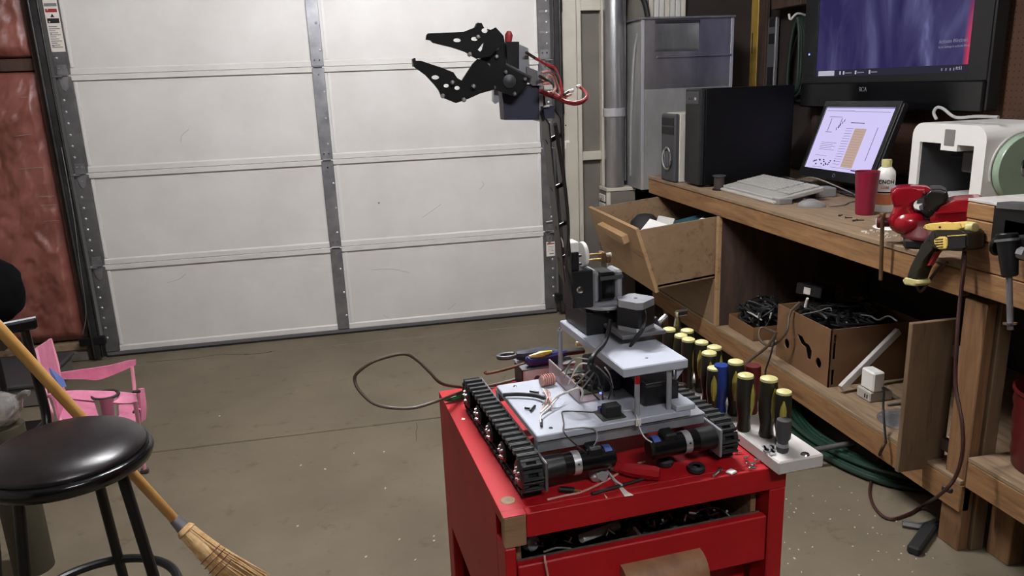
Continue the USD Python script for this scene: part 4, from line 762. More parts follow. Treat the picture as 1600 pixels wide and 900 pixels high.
hl = (.020, .047); ct.part('corner_top', place(cbox((0, 0, .8596), (.0358, .018, .8602), 0), CF.o * 0), 'cart_red', local=True); ct.part('screw_hole', lathe([(.0035, .0008), (.011, .0012), (.0125, .0002), (.0085, .0003)], 20, (*hl, .86)), 'raw_edge', local=True); ct.part('screw_hole', lathe([(0, .0006), (.010, .0006), (.010, 0), (0, 0)], 20, (*hl, .86)), 'galv_dark', local=True)
# scuffed paint on top
for i, pts in enumerate(([(946, 734), (953, 740), (966, 755), (980, 768), (990, 774), (976, 776), (968, 764), (952, 745)], [(996, 723), (1008, 720), (1009, 722), (997, 725)], [(944, 772), (950, 778), (947, 779)], [(722, 653), (727, 654), (726, 656), (721, 656)])):
    P = [CF.z(a, b, .86) for a, b in pts]; ct.part('paint_chip', slab(Polygon([(p[0], p[1]) for p in P]).buffer(0), (0, 0, .8598), (1, 0, 0), (0, 1, 0), .0007), 'white_label', local=True)
# contents of the drawer
rng = random.Random(5)
def jumble(u0, u1, v0, v1, n, sizes, seed):
    g, out = random.Random(seed), []
    for _ in range(n):
        v = v0 + (v1 - v0) * g.random(); z = max(.712, .768 - .52 * v - .02 * g.random())      # heaped against the front
        out.append(place(bx((0, 0, 0), [q * (.6 + .7 * g.random()) for q in g.choice(sizes)], .0015, 360 * g.random(), 60 * (g.random() - .5), 60 * (g.random() - .5)), cP(u0 + (u1 - u0) * g.random(), v, z)))
    return cat(out)
single('drawer_parts', jumble(.055, .222, .040, .30, 170, [(.022, .012, .010), (.03, .008, .008), (.014, .014, .012)], 2), 'black_gloss', 'dark jumble of small parts in the left half of the open drawer', 'odds and ends', kind='stuff')
single('drawer_parts', jumble(.255, .43, .040, .30, 170, [(.020, .012, .010), (.028, .007, .007), (.012, .012, .012)], 3), 'part_grey', 'grey and black small parts in the right half of the open drawer', 'odds and ends', kind='stuff')
single('drawer_hardware', cat(*[cyl(cP(u, v, .786 - .52 * v), cP(u + .014 * math.cos(a), v + .010 * math.sin(a), .792 - .52 * v), .0022, 6) for u, v, a in [(.05 + .38 * rng.random(), .04 + .10 * rng.random(), 6 * rng.random()) for _ in range(75)]]), 'chrome', 'bright screws and pins strewn over the dark parts in the drawer', 'screws', kind='stuff')
single('chrome_socket', cyl(CF.w(*CF.v(1075, 800, .07)), CF.w(*CF.v(1086, 803, .065)), .010, 14), 'chrome', 'shiny chrome socket in the right half of the drawer', 'socket')
single('wire_brush', cyl(cP(.145, .060, .758), cP(.222, .085, .752), .0075, 10), 'light_grey', 'grey ribbed rod lying across the left half of the drawer', 'brush')
km = thing('motor_can', 'small silver motor at the left front of the open drawer', 'motor', cP(.055, .05, .76)); km.part('can', cyl(cP(.052, .065, .770), cP(.062, .050, .775), .014, 20, c=.003), 'alu'); km.part('shaft', cyl(cP(.062, .050, .775), cP(.066, .044, .777), .003, 8), 'chrome')
single('loose_wire', tube([CF.w(*CF.v(850, 862, .04)), CF.w(*CF.v(870, 856, .06)), CF.w(*CF.v(890, 857, .06)), CF.w(*CF.v(905, 863, .05))], .0016, 6), 'wire_grey', 'pale thin wire curling over parts at the left of the drawer', 'wire')
single('loose_wire', tube([CF.w(*CF.v(1085, 800, .08)), CF.w(*CF.v(1110, 793, .08)), CF.w(*CF.v(1130, 798, .07)), CF.w(*CF.v(1145, 812, .05))], .0014, 6), 'wire_grey', 'thin dark wire arching at the right end of the drawer', 'wire')
single('hanging_wire', tube([CF.w(*CF.v(851, 868, .0)), CF.w(*CF.v(852, 878, -.006)), CF.w(*CF.v(856, 900, -.004)), CF.w(*CF.v(860, 930, -.004))], .0018, 6), 'wire_pink', 'tan wire hanging out over the red drawer front', 'wire')
# ---------------------------------------------------------------- screwdriver rack
rk = thing('tool_rack', 'white painted board along the right side of the red cart, full of screwdrivers', 'rack', cP(.495, .2, .86), CF.deg)
RZ = .884
rk.part('board', place(cbox((.453, -.028, .8605), (.538, .50, RZ), .0025), CF.o, CF.deg), 'white_wood')
rk.part('screw', lathe([(0, .003), (.006, .002), (.0075, 0), (0, 0)], 14, CF.w(*CF.z(1258, 710, RZ))), 'chrome')
sN = dict(r=.0155)
def screwdriver(name, label, pos, h, r, body, cap, stripe, style=0, group=None):
    t = thing(name, label, 'screwdriver', (0, 0, 0), 0, group)
    prof = [(0, 0), (r * .72, 0), (r * .82, .004), (r * .74, .012), (r * .70, .02), (r * .95, h * .40), (r, h * .65), (r * .96, h - .012), (r * .92, h - .006), (r * .9, h - .005), (0, h - .005)]
    t.part('handle', lathe(prof, 20), body, smooth=50)
    if cap: t.part('end_cap', lathe([(0, h + .002), (r * .55, h + .0015), (r * .9, h - .001), (r * .94, h - .005), (0, h - .005)], 20), cap)
    if stripe:
        for k in range(2):
            a = 2 * PI * k / 2.4 - 2.0; pts = [((r - .003) * f * math.cos(a), (r - .003) * f * math.sin(a), z) for f, z in ((.90, h * .30), (.99, h * .5), (1.01, h * .68), (.97, h * .86))]
            m = tube(pts, [.003, .0066, .0066, .003], 8); t.part('grip_inset', m, stripe)
    t.part('shank', cyl((0, 0, -.018), (0, 0, .001), .0034, 10), 'chrome')
    return t
def put(t, u, v, tilt=(0, 0), w=None):
    x = UsdGeom.Xformable(t.prim); x.ClearXformOpOrder(); x.AddTranslateOp(opSuffix='at').Set(Gf.Vec3d(*map(float, cP(u, v, RZ if w is None else w)))); x.AddRotateXYZOp(opSuffix='turn').Set(Gf.Vec3f(float(tilt[0]), float(tilt[1]), float(38)))
LS = 'screwdrivers standing in the white rack'
A_ = screwdriver('screwdriver', 'largest black screwdriver with yellow insets, second from the near end of the rack', None, .108, .0158, 'handle_black', 'yellow_cap', 'olive', 0, LS); put(A_, .489, .062)
B_ = [(.466, .096, 'slim black screwdriver standing just behind the largest one in the rack'), (.486, .160, 'screwdriver with an oval yellow inset facing out, beside the blue one'), (.466, .219, 'black and yellow screwdriver directly left of the blue one'), (.420, .183, 'short black and yellow screwdriver leaning nearest the robot platform'),
      (.491, .243, 'black screwdriver with tan cap in the middle of the rack, right of its neighbours'), (.484, .279, 'black screwdriver with cream cap and yellow inset in the back half of the rack'), (.468, .303, 'black screwdriver with bright yellow cap, front one of the rear cluster'), (.466, .330, 'yellow-capped screwdriver leaning left in the rear cluster'), (.493, .354, 'screwdriver farthest right in the rear cluster of the rack'), (.463, .375, 'screwdriver farthest back in the rack, beside the chrome pliers'), (.494, .026, 'short thick black screwdriver behind the clear smoky one')]
for i, (u, v, l) in enumerate(B_):
    if i == 3: u, w = .456, RZ
    p = dup(A_, cP(u, v, RZ), [60, 0, 10, 0, 60, -12, 60, 50, 30, 60, -5][i], l, LS, None, (.86 if i in (3, 10) else .9 if i > 4 else .95,) * 2 + (.82 if i == 3 else .97 if i != 10 else .9,))
bl_ = screwdriver('screwdriver', 'clear blue handled screwdriver standing in the rack', None, .098, .0145, 'blue_plastic', None, None, 1, LS); put(bl_, .468, .178)
mr = screwdriver('screwdriver', 'dark maroon handled screwdriver at the outer edge of the rack', None, .098, .0150, 'maroon', None, None, 1, LS); put(mr, .519, .155)
gs = screwdriver('screwdriver', 'small smoky clear screwdriver at the near end of the rack', None, .062, .0125, 'dark_grey', None, None, 1, LS); put(gs, .481, .004)
gs.part('collar', lathe([(.0085, .010), (.0105, .010), (.0095, .016), (.0085, .016)], 16), 'alu', local=True)
# chrome pliers and wrench at the back of the rack
pl = thing('pliers', 'chrome locking pliers standing at the back of the rack', 'pliers', cP(.50, .42, RZ))
for s, (du, k) in enumerate(((0, 1), (.016, -1))):
    b = cP(.500 + du, .425, RZ); pl.part('handle', tube([b, b + (.004 * k, 0, .05), b + (.010 * k, 0, .085), b + (.006 * k, 0, .122)], [.005, .006, .0065, .005], 8), 'chrome')
pl.part('jaw', bx(cP(.517, .425, RZ + .118), (.030, .010, .014), .003, 12), 'chrome')
cr = thing('curved_wrench', 'curved chrome handle arching behind the rear screwdrivers', 'wrench', cP(.475, .45, RZ)); cr.part('handle', tube([cP(.470, .45, RZ), cP(.462, .45, RZ + .05), cP(.470, .45, RZ + .085), cP(.495, .45, RZ + .108)], [.005, .006, .007, .006], 8), 'chrome')
dk = thing('pliers', 'dark worn pliers handles leaning at the back left of the rack', 'pliers', cP(.46, .40, RZ))
for du in (0, .014): dk.part('handle', tube([cP(.462 + du, .405, RZ), cP(.458 + du, .405, RZ + .05), cP(.447 + du * .6, .405, RZ + .09), cP(.430 + du, .405, RZ + .122)], [.006, .007, .007, .005], 8), 'steel_dark' if du == 0 else 'navy_plastic')
sb = PZ(1205, 706, RZ); single('shavings', cat([bx(sb + (.018 * (rng.random() - .5), .03 * (rng.random() - .5), .002), (.008, .004, .003), 0, 180 * rng.random()) for _ in range(26)]), 'foil', 'grey shavings lying on the near end of the white rack', 'shavings', kind='stuff')
# ---------------------------------------------------------------- loose things on the cart top
CT = .8606
sd_ = thing('screwdriver', 'clear red handled screwdriver lying at the front of the cart', 'screwdriver', cP(.24, .04, CT))
a, b = cP(.206, .068, CT + .0125), cP(.268, .022, CT + .0125); d = unit(b - a)
sd_.part('handle', lathe([(0, 0), (.006, 0), (.0075, .006), (.007, .012), (.0105, .022), (.0125, .045), (.012, .07), (.010, np.linalg.norm(b - a)), (0, np.linalg.norm(b - a) + .001)], 8, a, d), 'red_plastic', smooth=20); sd_.part('shank', cyl(a - d * .05, a, .0025, 8), 'chrome'); sd_.part('ferrule', cyl(a - d * .003, a + d * .004, .0062, 12), 'galv')
hx = thing('hex_key', 'dark hex key lying along the front edge of the cart', 'hex key', cP(.2, .026, CT)); hx.part('rod', tube([cP(.148, .016, CT + .003), cP(.245, .032, CT + .003), cP(.250, .036, CT + .003), cP(.252, .046, CT + .003)], .0028, 6, 4), 'steel_dark')
for i, (u, v) in enumerate(((.300, .068), (.338, .030))):
    g = thing('rubber_grommet', ['black rubber ring lying under the right drive motor', 'black rubber ring lying nearer the right front corner of the cart'][i], 'ring', cP(u, v, CT), 0, None); g.part('ring', lathe([(.006, .001), (.012, 0), (.0145, .003), (.0145, .009), (.011, .012), (.006, .010)], 24, cP(u, v, CT)), 'rubber')
bt = thing('bolt', 'short bright bolt lying near the right front corner of the cart', 'bolt', cP(.365, .008, CT)); a, b = cP(.352, .001, CT + .004), cP(.372, .014, CT + .004); bt.part('shank', cyl(a, b, .0022, 8), 'chrome'); bt.part('head', cyl(b - unit(b - a) * .003, b + unit(b - a) * .003, .004, 8), 'chrome')
single('paper_bit', bx(cP(.388, .006, CT + .002), (.014, .012, .003), .0005, 25), 'paper', 'small torn paper bit beside the bright bolt', 'paper')
single('foil_scrap', wobble(place(trimesh.creation.icosphere(2, .015), cP(.176, .058, CT + .011)), .006, 90, 3), 'foil', 'crumpled foil scrap in front of the left drive motor', 'foil', smooth=20)
pgz = thing('plug_tip', 'small black plug lying in front of the left track', 'plug', cP(.118, .037, CT)); pgz.part('body', cyl(cP(.105, .043, CT + .005), cP(.125, .032, CT + .005), .005, 10), 'black_plastic'); pgz.part('pin', cyl(cP(.125, .032, CT + .005), cP(.134, .027, CT + .005), .002, 8), 'brass')
single('pink_wire', tube([cP(*CF.z(x, y, CT + .002)) for x, y in ((855, 781), (880, 775), (905, 770), (925, 762), (945, 752), (970, 737), (978, 728))], .0019, 6), 'wire_pink', 'pale pink wire running along the front edge of the cart', 'wire')
single('cream_wire', tube([cP(*CF.z(x, y, CT + .0055)) for x, y in ((950, 737), (956, 744), (963, 752), (972, 758))], .0017, 6), 'wire_white', 'short cream wire crossing the pink one on the cart', 'wire')
for i, (x, y) in enumerate(((1150, 706), (1165, 716), (1168, 724), (1176, 727), (1180, 719), (1172, 731))):
    p = CF.z(x, y, CT + .003); sgn = [1, -1, 1, -1, 1, 1][i]; single('small_screw', cat(cyl(cP(*p), cP(p[0] + .009, p[1] - .004 * sgn, p[2] + .001), .0016, 6), lathe([(0, 0), (.0034, 0), (.0034, .002), (0, .003)], 8, cP(*p), (0, 0, 1))), 'chrome', 'tiny bright screw in the pile beside the right track', 'screw', 'screws piled beside the right track')
# electronics box and pliers behind the robot
eb = thing('power_supply', 'silver metal power supply box on the back of the cart', 'power supply', cP(.23, .5, CT), CF.deg)
eb.part('case', place(cbox((.170, .455, CT + .001), (.285, .522, CT + .048), .003), CF.o, CF.deg), 'light_grey'); eb.part('cover', place(cbox((.166, .452, CT + .0485), (.287, .523, CT + .051), .001), CF.o, CF.deg), 'alu_dull'); eb.part('end_plate', place(cbox((.1675, .46, CT + .003), (.1698, .518, CT + .045), .001), CF.o, CF.deg), 'black_plastic')
for x in (.20, .235): eb.part('vent', place(cyl((x, .4545, CT + .025), (x, .4553, CT + .025), .008, 14), CF.o, CF.deg), 'dark_grey')
wz = CT + .0515
ns = thing('wire_stripper', 'blue and yellow crimping pliers lying on the power supply box', 'pliers', cP(.23, .49, wz))
for k, (vv, m) in enumerate(((.468, 'indigo'), (.505, 'navy_plastic'))):
    ns.part('grip', tube([cP(.150 + .02 * (1 - k) + .02, vv, wz + .014), cP(.19, vv - .004, wz + .013), cP(.23, vv - .002, wz + .013), cP(.275, .486, wz + .012)], [.010, .0125, .0125, .007], 10), m)
ns.part('grip_inset', tube([cP(.185, .460, wz + .024), cP(.21, .459, wz + .0265), cP(.236, .466, wz + .0255)], [.003, .007, .004], 8), 'yellow'); ns.part('jaw', bx(cP(.292, .488, wz + .012), (.05, .022, .010), .002, 4), 'steel_dark')
ns.part('grip_ring', tube([cP(.150 + .020 * math.cos(a), .508 + .012 * math.sin(a), wz + .014) for a in np.linspace(.6, 5.6, 12)], .005, 8, 3), 'dark_grey')
yt = thing('cutter', 'cream handled cutter lying behind the wire pile', 'cutter', cP(.31, .49, wz)); yt.part('handle', tube([cP(.300, .49, wz + .028), cP(.33, .49, wz + .026), cP(.36, .50, wz + .022)], [.005, .007, .006], 8), 'yellow_cap')
pr_ = thing('pry_bar', 'thin dark bent rod sticking out from the power supply box', 'rod', CF.w(*CF.v(790, 575, .47))); pr_.part('rod', tube([CF.w(*CF.v(x, y, v)) for x, y, v in ((757, 580, .455), (762, 583.5, .455), (790, 577, .47), (825, 566, .49), (838, 562, .50))], .0032, 8), 'bronze')
single('green_cable', tube([cP(*CF.z(x, y, CT + .007)) for x, y in ((694, 625), (705, 623), (722, 618), (735, 612))], [.003, .0065, .0065, .006], 8), 'green_rubber', 'green rubber cable end lying by the back of the left track', 'cable')
lp = [(775, 608, .50), (748, 606, .495), (722, 605, .47), (690, 599, .40), (671, 581, .40), (652, 563, .41), (630, 553, .41), (588, 563, .40), (562, 579, .40), (554, 592, .40), (563, 612, .39), (590, 633, .38), (640, 638, .38), (682, 627, .39), (722, 612, .475), (750, 606, .50), (790, 597, .515), (815, 590, .52)]
single('cable_loop', tube([CF.w(*CF.v(x, y, v)) for x, y, v in lp], .0032, 8, 8), 'cable_brown', 'brown cable loop hanging out in the air left of the cart', 'cable')
single('cable_to_bench', tube([CF.w(*CF.v(1052, 599, .30)), CF.w(*CF.v(1080, 601, .30)), CF.w(*CF.v(1110, 598, .33)), CF.w(*CF.v(1150, 580, .50)), PX(1175, 560, 1.3), PX(1200, 540, 1.7), PX(1213, 520, 1.93)], [.0035, .0035, .0036, .004, .005, .006, .006], 8, 8), 'cable_brown', 'brown cable sweeping from the robot across to the bench shelf', 'cable')
# ================================================================ tracked robot (its own frame: u right, v back, w up; origin on the cart top)
RF = Frame((.389, -3.69, .8642), 5.5)
rb = thing('tracked_robot', 'homemade robot on black rubber tracks with an arm and claw', 'robot', RF.o, RF.deg)
def rp(name, mesh, m, p=None, **k): return (p or rb).part(name, mesh, m, local=True, **k)
def rbx(name, lo, hi, m, c=.0015, p=None, **k): return rp(name, cbox(lo, hi, c), m, p, **k)
# tracks: stadium of separate links
TR, VA, VB = .0315, .0, .335
def stadium(n):
    L = VB - VA; per = 2 * L + 2 * PI * TR; out = []
    for i in range(n):
        s = per * i / n
        if s < L: out.append((VA + s, TR * 2, 0))
        elif s < L + PI * TR: a = (s - L) / TR; out.append((VB + TR * math.sin(a), TR + TR * math.cos(a), a))
        elif s < 2 * L + PI * TR: out.append((VB - (s - L - PI * TR), 0, PI))
        else: a = (s - 2 * L - PI * TR) / TR; out.append((VA - TR * math.sin(a), TR - TR * math.cos(a), PI + a))
    return out
link = cat(cbox((-.0165, -.0086, -.0045), (.0165, -.0030, -.0003), .001), cbox((-.0165, .0030, -.0045), (.0165, .0086, -.0003), .001), cbox((-.0165, -.0032, -.0045), (-.008, .0032, -.0003), .0008), cbox((.008, -.0032, -.0045), (.0165, .0032, -.0003), .0008), cbox((-.0165, -.0078, -.001), (.0165, -.0040, .0034), .0009), cbox((-.0172, -.006, -.007), (-.0125, .006, -.003), .001), cbox((.0125, -.006, -.007), (.0172, .006, -.003), .001))
for side, uc in ((-1, -.0175), (1, .3275)):
    tk = rb.part('track', cat([cbox((uc - .012, VA, TR * 2 - .0105), (uc + .012, VB, TR * 2 - .0065), .0005), cbox((uc - .012, VA, .0065), (uc + .012, VB, .0105), .0005)]), 'rubber', local=True)
    for v, w, a in stadium(44):
        m = place(link, (0, 0, 0), 0, 0, -math.degrees(a)); m.apply_translation((uc, v, w + (.0 if 0 else 0))); m.apply_translation((0, 0, .0)); rp('track_link', m, 'rubber', tk)
    ou = uc + side * .017
    for v, r in ((VA, .024), (.09, .018), (.17, .018), (.25, .018), (VB, .024)):
        wl = rp('wheel', cat(lathe([(0, 0), (r * .8, 0), (r, .003), (r, .024), (r * .8, .027), (0, .027)], 22, (ou, v, TR if r > .02 else .028), (-side, 0, 0))), 'black_plastic')
        for k in range(5): a = 2 * PI * k / 5; rp('bolt', lathe([(0, .004), (.0026, .0035), (.0034, 0), (0, 0)], 8, (ou, v + .010 * math.cos(a), (TR if r > .02 else .028) + .010 * math.sin(a)), (side, 0, 0)), 'chrome', wl)
        rp('axle', cyl((uc + side * .02, v, TR if r > .02 else .028), (uc - side * .024, v, TR if r > .02 else .028), .003, 8), 'alu')
    iu = uc - side * .0195
    rbx('side_rail', (iu - .0022, -.036, .012), (iu + .0022, .35, .062), 'alu_dull' if side < 0 else 'alu')
# drive motors
def motor(u0, u1, label):
    m = rp('drive_motor', cyl((u0, -.012, .040), (u1, -.012, .040), .0185, 26, c=.002), 'black_gloss', label=label); L = u1 - u0; s = 1 if u1 > u0 else -1
    rp('band', cyl((u0 + L * .40, -.012, .040), (u0 + L * .40 + s * .012, -.012, .040), .0192, 26), 'foil', m); rp('band_hole', cyl((u0 + L * .45, -.012 - .0185, .046), (u0 + L * .45, -.012 - .0196, .0465), .0016, 8), 'black_matte', m)
    rp('rear_cap', cyl((u1 - s * .016, -.012, .040), (u1 + s * .002, -.012, .040), .0175, 22, c=.003), 'black_plastic', m); rp('clamp', cbox((u1 - s * .045, -.026, .044), (u1 - s * .022, .002, .066), .003), 'black_plastic', m); rp('tape', cyl((u1 - s * .016, -.011, .0415), (u1 - s * .004, -.011, .0415), .018, 22), 'blue_tape', m)
    rp('gearbox', cyl((u0, -.012, .040), (u0 + L * .28, -.012, .040), .0193, 26, c=.001), 'black_plastic', m)
motor(.004, .122, 'left drive motor with a silver band'); motor(.306, .188, 'right drive motor with a silver band')
rbx('cross_channel', (.004, .010, .056), (.302, .030, .074), 'alu', .001); rbx('cross_channel', (.004, .23, .056), (.302, .25, .074), 'alu', .001); rbx('channel_lip', (.004, .006, .0735), (.302, .034, .076), 'alu', .0005)
rbx('corner_brace', (.276, .034, .066), (.305, .245, .076), 'alu', .001)
dk_ = rbx('deck_board', (0, 0, .079), (.271, .228, .0905), 'white_board', .0015)
for u, v in ((.03, .02), (.24, .02), (.03, .21)): rp('screw', lathe([(0, .0012), (.003, .001), (.0036, 0), (0, 0)], 10, (u, v, .0905)), 'chrome', dk_)
rbx('white_block', (.243, -.002, .0907), (.278, .030, .101), 'white_board', .0015)
# upper platform on posts
UP = rbx('upper_platform', (.150, .004, .1625), (.2665, .29, .1785), 'white_board', .0018)
rp('corner_gusset', slab([(0, 0), (.016, 0), (0, -.02)], (.250, .02, .1624), (1, 0, 0), (0, 0, 1), .008), 'white_board', UP)
rp('screw', lathe([(0, .001), (.002, .0008), (.003, 0), (0, 0)], 8, (.206, .035, .1785)), 'steel_dark', UP)
for i, (u, v) in enumerate(((.178, .012), (.238, .016), (.131, .240), (.238, .205))):
    po = rp('post', cyl((u, v, .0905), (u, v, .1622 if i != 2 else .176), .0046, 14), 'alu')
    if i == 0: rp('tape_ring', cyl((u, v, .147), (u, v, .1615), .0049, 14), 'red_plastic', po, label='red tape round the post')
    if i == 2: rp('post_screw', lathe([(0, .006), (.003, .005), (.004, 0), (0, 0)], 10, (u, v, .176)), 'chrome', po)
# battery, relay, boards
bt_ = rbx('battery', (.204, .035, .0908), (.268, .18, .128), 'black_plastic', .003, label='black battery under the platform')
rbx('battery_lid', (.207, .038, .1283), (.265, .177, .131), 'dark_grey', .001, bt_)
rbx('battery_pack', (.166, .12, .0908), (.202, .22, .130), 'navy_plastic', .003)
rl = rbx('relay_board', (.116, .010, .0908), (.158, .050, .0932), 'pcb', .0005); rbx('relay', (.124, .014, .0934), (.151, .034, .112), 'black_matte', .001, rl); rbx('terminal', (.122, .036, .0934), (.153, .046, .103), 'indigo', .001, rl)
for k in range(3): rp('pin', cyl((.126 + .009 * k, .041, .103), (.126 + .009 * k, .041, .1045), .0018, 8), 'chrome', rl)
tr = rp('acrylic_tray', cat(cbox((.108, .092, .0908), (.160, .225, .094), .0008), cbox((.107, .092, .094), (.110, .24, .122), .0006)), 'acrylic_pink')
for k in range(3): rbx('circuit_board', (.113 + .003 * k, .115 + .036 * k, .0945 + .006 * k), (.160, .147 + .036 * k, .0965 + .006 * k), 'pcb', .0005, tr)
g = random.Random(12)
for k in range(22):
    u, v = .115 + .038 * g.random(), .115 + .10 * g.random(); rbx('component', (u, v, .0966), (u + .004 + .006 * g.random(), v + .004 + .008 * g.random(), .105 + .008 * g.random()), g.choice(['black_plastic', 'bronze', 'dark_grey', 'coil', 'black_plastic', 'foil']), .0005, tr)
co = rp('choke_coil', cyl((.074, .190, .100), (.100, .195, .100), .009, 16), 'coil')
for k in range(6): rp('winding', tube([(.076 + .0042 * k, .191 + .010 * math.cos(a), .1005 + .011 * math.sin(a)) for a in np.linspace(-.5, PI + .5, 10)], .0011, 6, 2), 'wire_pink', co)
# turntable, base stepper, shoulder stepper
rbx('gear_housing', (.160, .178, .1788), (.240, .285, .222), 'black_plastic', .002)
ds = rp('turntable', lathe([(0, 0), (.042, 0), (.044, .0015), (.044, .005), (.042, .0065), (0, .0065)], 40, (.202, .198, .2285)), 'foil'); rp('turntable_hub', cyl((.190, .182, .186), (.190, .182, .2285), .0035, 12), 'chrome', ds); rp('turntable_ring', lathe([(.02, 0), (.034, 0), (.034, .006), (.02, .006)], 32, (.202, .198, .2222)), 'black_gloss', ds)
rbx('motor_bracket', (.192, .098, .192), (.276, .178, .199), 'alu_dull', .001)
sm = place(cbox((-.0255, -.0255, -.0), (.0255, .0255, .034), .005), (.234, .132, .2035), 32)
octo = lambda r, c: Polygon([(r, r - c), (r - c, r), (-r + c, r), (-r, r - c), (-r, -r + c), (-r + c, -r), (r - c, -r), (r, -r + c)])
st = rp('stepper_motor', place(ext(octo(.0255, .004), .034), (.234, .132, .2068), 32), 'black_plastic', label='base stepper motor standing on its bracket')
rp('end_bell', place(ext(octo(.0265, .008), .0125), (.234, .132, .2408), 32), 'alu', st); rp('mount_face', place(ext(octo(.0265, .008), .0075), (.234, .132, .1992), 32), 'alu', st); rp('shaft_hole', cyl((.234, .132, .2533), (.234, .132, .2536), .0035, 12), 'black_matte', st)
sv, z0, z1 = .160, .244, .302
rbx('shoulder_plate', (.127, sv, .238), (.166, sv + .05, .306), 'black_plastic', .0015); rp('plate_screw', lathe([(0, .004), (.005, .003), (.007, 0), (0, 0)], 14, (.141, sv, .272), (0, -1, 0)), 'chrome')
ss = rbx('stepper_motor', (.179, sv + .002, .246), (.2105, sv + .048, .297), 'black_gloss', .004, label='shoulder stepper motor lying on its side'); rbx('end_bell', (.1665, sv + .002, .244), (.1785, sv + .048, .302), 'alu', .004, ss); rbx('end_bell', (.211, sv + .004, .246), (.225, sv + .046, .299), 'alu', .004, ss); rbx('label_strip', (.180, sv + .001, .284), (.224, sv + .0018, .291), 'dark_grey', 0, ss)
rbx('shoulder_foot', (.168, sv + .016, .2352), (.222, sv + .046, .2435), 'alu', .002)
pu = rp('pulley', cyl((.1525, sv + .022, .330), (.1595, sv + .022, .330), .0225, 28, c=.001), 'white_plastic', label='white pulley seen edge-on')
for dz, r in ((-.004, .0028), (.006, .002)): rp('shaft', cyl((.1595, sv + .016, .323 + dz), (.194, sv + .016, .323 + dz), r, 10), 'brass')
rbx('shaft_hub', (.188, sv + .010, .312), (.196, sv + .030, .332), 'bronze', .002); rbx('shaft_coupler', (.196, sv + .012, .3115), (.206, sv + .028, .3255), 'bronze', .002); rp('shaft_cap', cyl((.197, sv + .018, .325), (.208, sv + .018, .325), .004, 10), 'light_grey')
rbx('arm_clamp', (.128, sv + .004, .306), (.142, sv + .034, .3385), 'black_plastic', .0015); rbx('clamp_face', (.127, sv + .004, .3388), (.142, sv + .034, .357), 'white_plastic', .0015)
for du in (-.0055, .0145):
    for z in (.331, .3165): rp('spacer', cyl((.128 + du + (.0 if du < 0 else .0), sv + .010, z), (.1335 + du, sv + .010, z), .0026, 10), 'chrome')
# arm: two flat black bars from the shoulder to the wrist
YG = -3.88
S0, S1 = RF.w(.1215, sv + .02, .300), PY(860, 182, YG)
dv = unit(S1 - S0); sd2 = unit(np.cross(dv, (0, 1, 0))); ar_n = np.cross(sd2, dv); Lr = np.linalg.norm(S1 - S0)
for s in (-.0085, .0065): rb.part('arm_bar', basis(cbox((s, -.012, -.012), (s + .002, .010, Lr + .006), .0005), S0, sd2, ar_n, dv), 'black_steel')
for t in (.15, .4, .65, .9): rb.part('arm_spacer', cyl(S0 + dv * Lr * t - sd2 * .009, S0 + dv * Lr * t + sd2 * .009, .0032, 10), 'black_plastic')
rb.part('arm_cable', tube([RF.w(.128, sv - .01, .25), RF.w(.120, sv - .012, .28), S0 + dv * .08 - ar_n * .016 + sd2 * .004, S0 + dv * .2 + ar_n * -.02 - sd2 * .003, S0 + dv * .32 - ar_n * .014 - sd2 * .006, S1 - ar_n * .012], .0024, 8), 'cable_black')
for (x, y), (x2, y2) in (((876, 371), (880, 386)), ((886, 373), (888, 388))):
    rb.part('cable_tie', tube([RF.w(*RF.v(x, y, sv - .01)), RF.w(*RF.v((x + x2) / 2 + 1, (y + y2) / 2, sv - .012)), RF.w(*RF.v(x2, y2, sv - .01))], .0012, 6), 'wire_white')
# ---- claw, drawn where it stands in the plane YG
def gy(p, name, pts, t, dy, m, holes=(), **k): return p.part(name, yslab(pts, YG + dy, t, holes), m, **k)
cl = rb.part('gripper', yslab([(778, 128), (786, 133), (842, 131), (843, 160), (842, 187), (785, 187), (783, 160)], YG + .020, .026), 'navy_plastic', label='servo body of the claw')
gy(cl, 'servo_flange', [(838, 127), (844, 126), (844, 189), (838, 189)], .030, .020, 'alu'); gy(cl, 'servo', [(788, 66), (808, 66), (808, 108), (790, 100)], .022, .018, 'black_plastic'); gy(cl, 'servo_case', [(808, 70), (822, 76), (825, 118), (808, 112)], .022, .018, 'alu')
gy(cl, 'bracket', [(822, 104), (832, 108), (842, 112), (843, 134), (832, 134), (824, 128)], .004, .006, 'alu_dull'); gy(cl, 'bracket_edge', [(835, 112), (841, 112), (842, 134), (836, 134)], .026, .016, 'alu')
gy(cl, 'base_plate', [(790, 102), (827, 122), (822, 133), (806, 151), (797, 149), (772, 140), (758, 121), (748, 100), (752, 84), (770, 76), (784, 68)], .004, -.004, 'black_steel'); gy(cl, 'plate_rim', [(788, 101), (792, 103), (828, 120), (826, 124), (790, 107)], .022, .008, 'dark_grey')
gy(cl, 'back_plate', [(786, 62), (790, 72), (790, 104), (772, 112), (758, 110), (748, 90), (756, 70)], .003, .014, 'black_steel')
U1 = gy(cl, 'upper_jaw', [(666, 55), (668, 52.5), (724, 50), (742, 43), (746, 36), (752, 36), (756, 44), (766, 47), (777, 52), (783, 64), (779, 74), (766, 88), (744, 92), (733, 85), (726, 81), (705, 74), (688, 70), (676, 67), (672, 63), (665, 62)], .005, -.010, 'black_steel', [circ_px(714, 63, 6.2, 3.2), circ_px(741, 61, 5.6, 3.4), circ_px(757, 48, 5.2, 4), [(746, 78), (752, 70), (756, 66), (753, 78), (750, 81)]])
gy(cl, 'jaw_edge', [(724, 50), (742, 43), (745, 36), (748, 37), (747, 46), (726, 53)], .014, -.004, 'black_plastic')
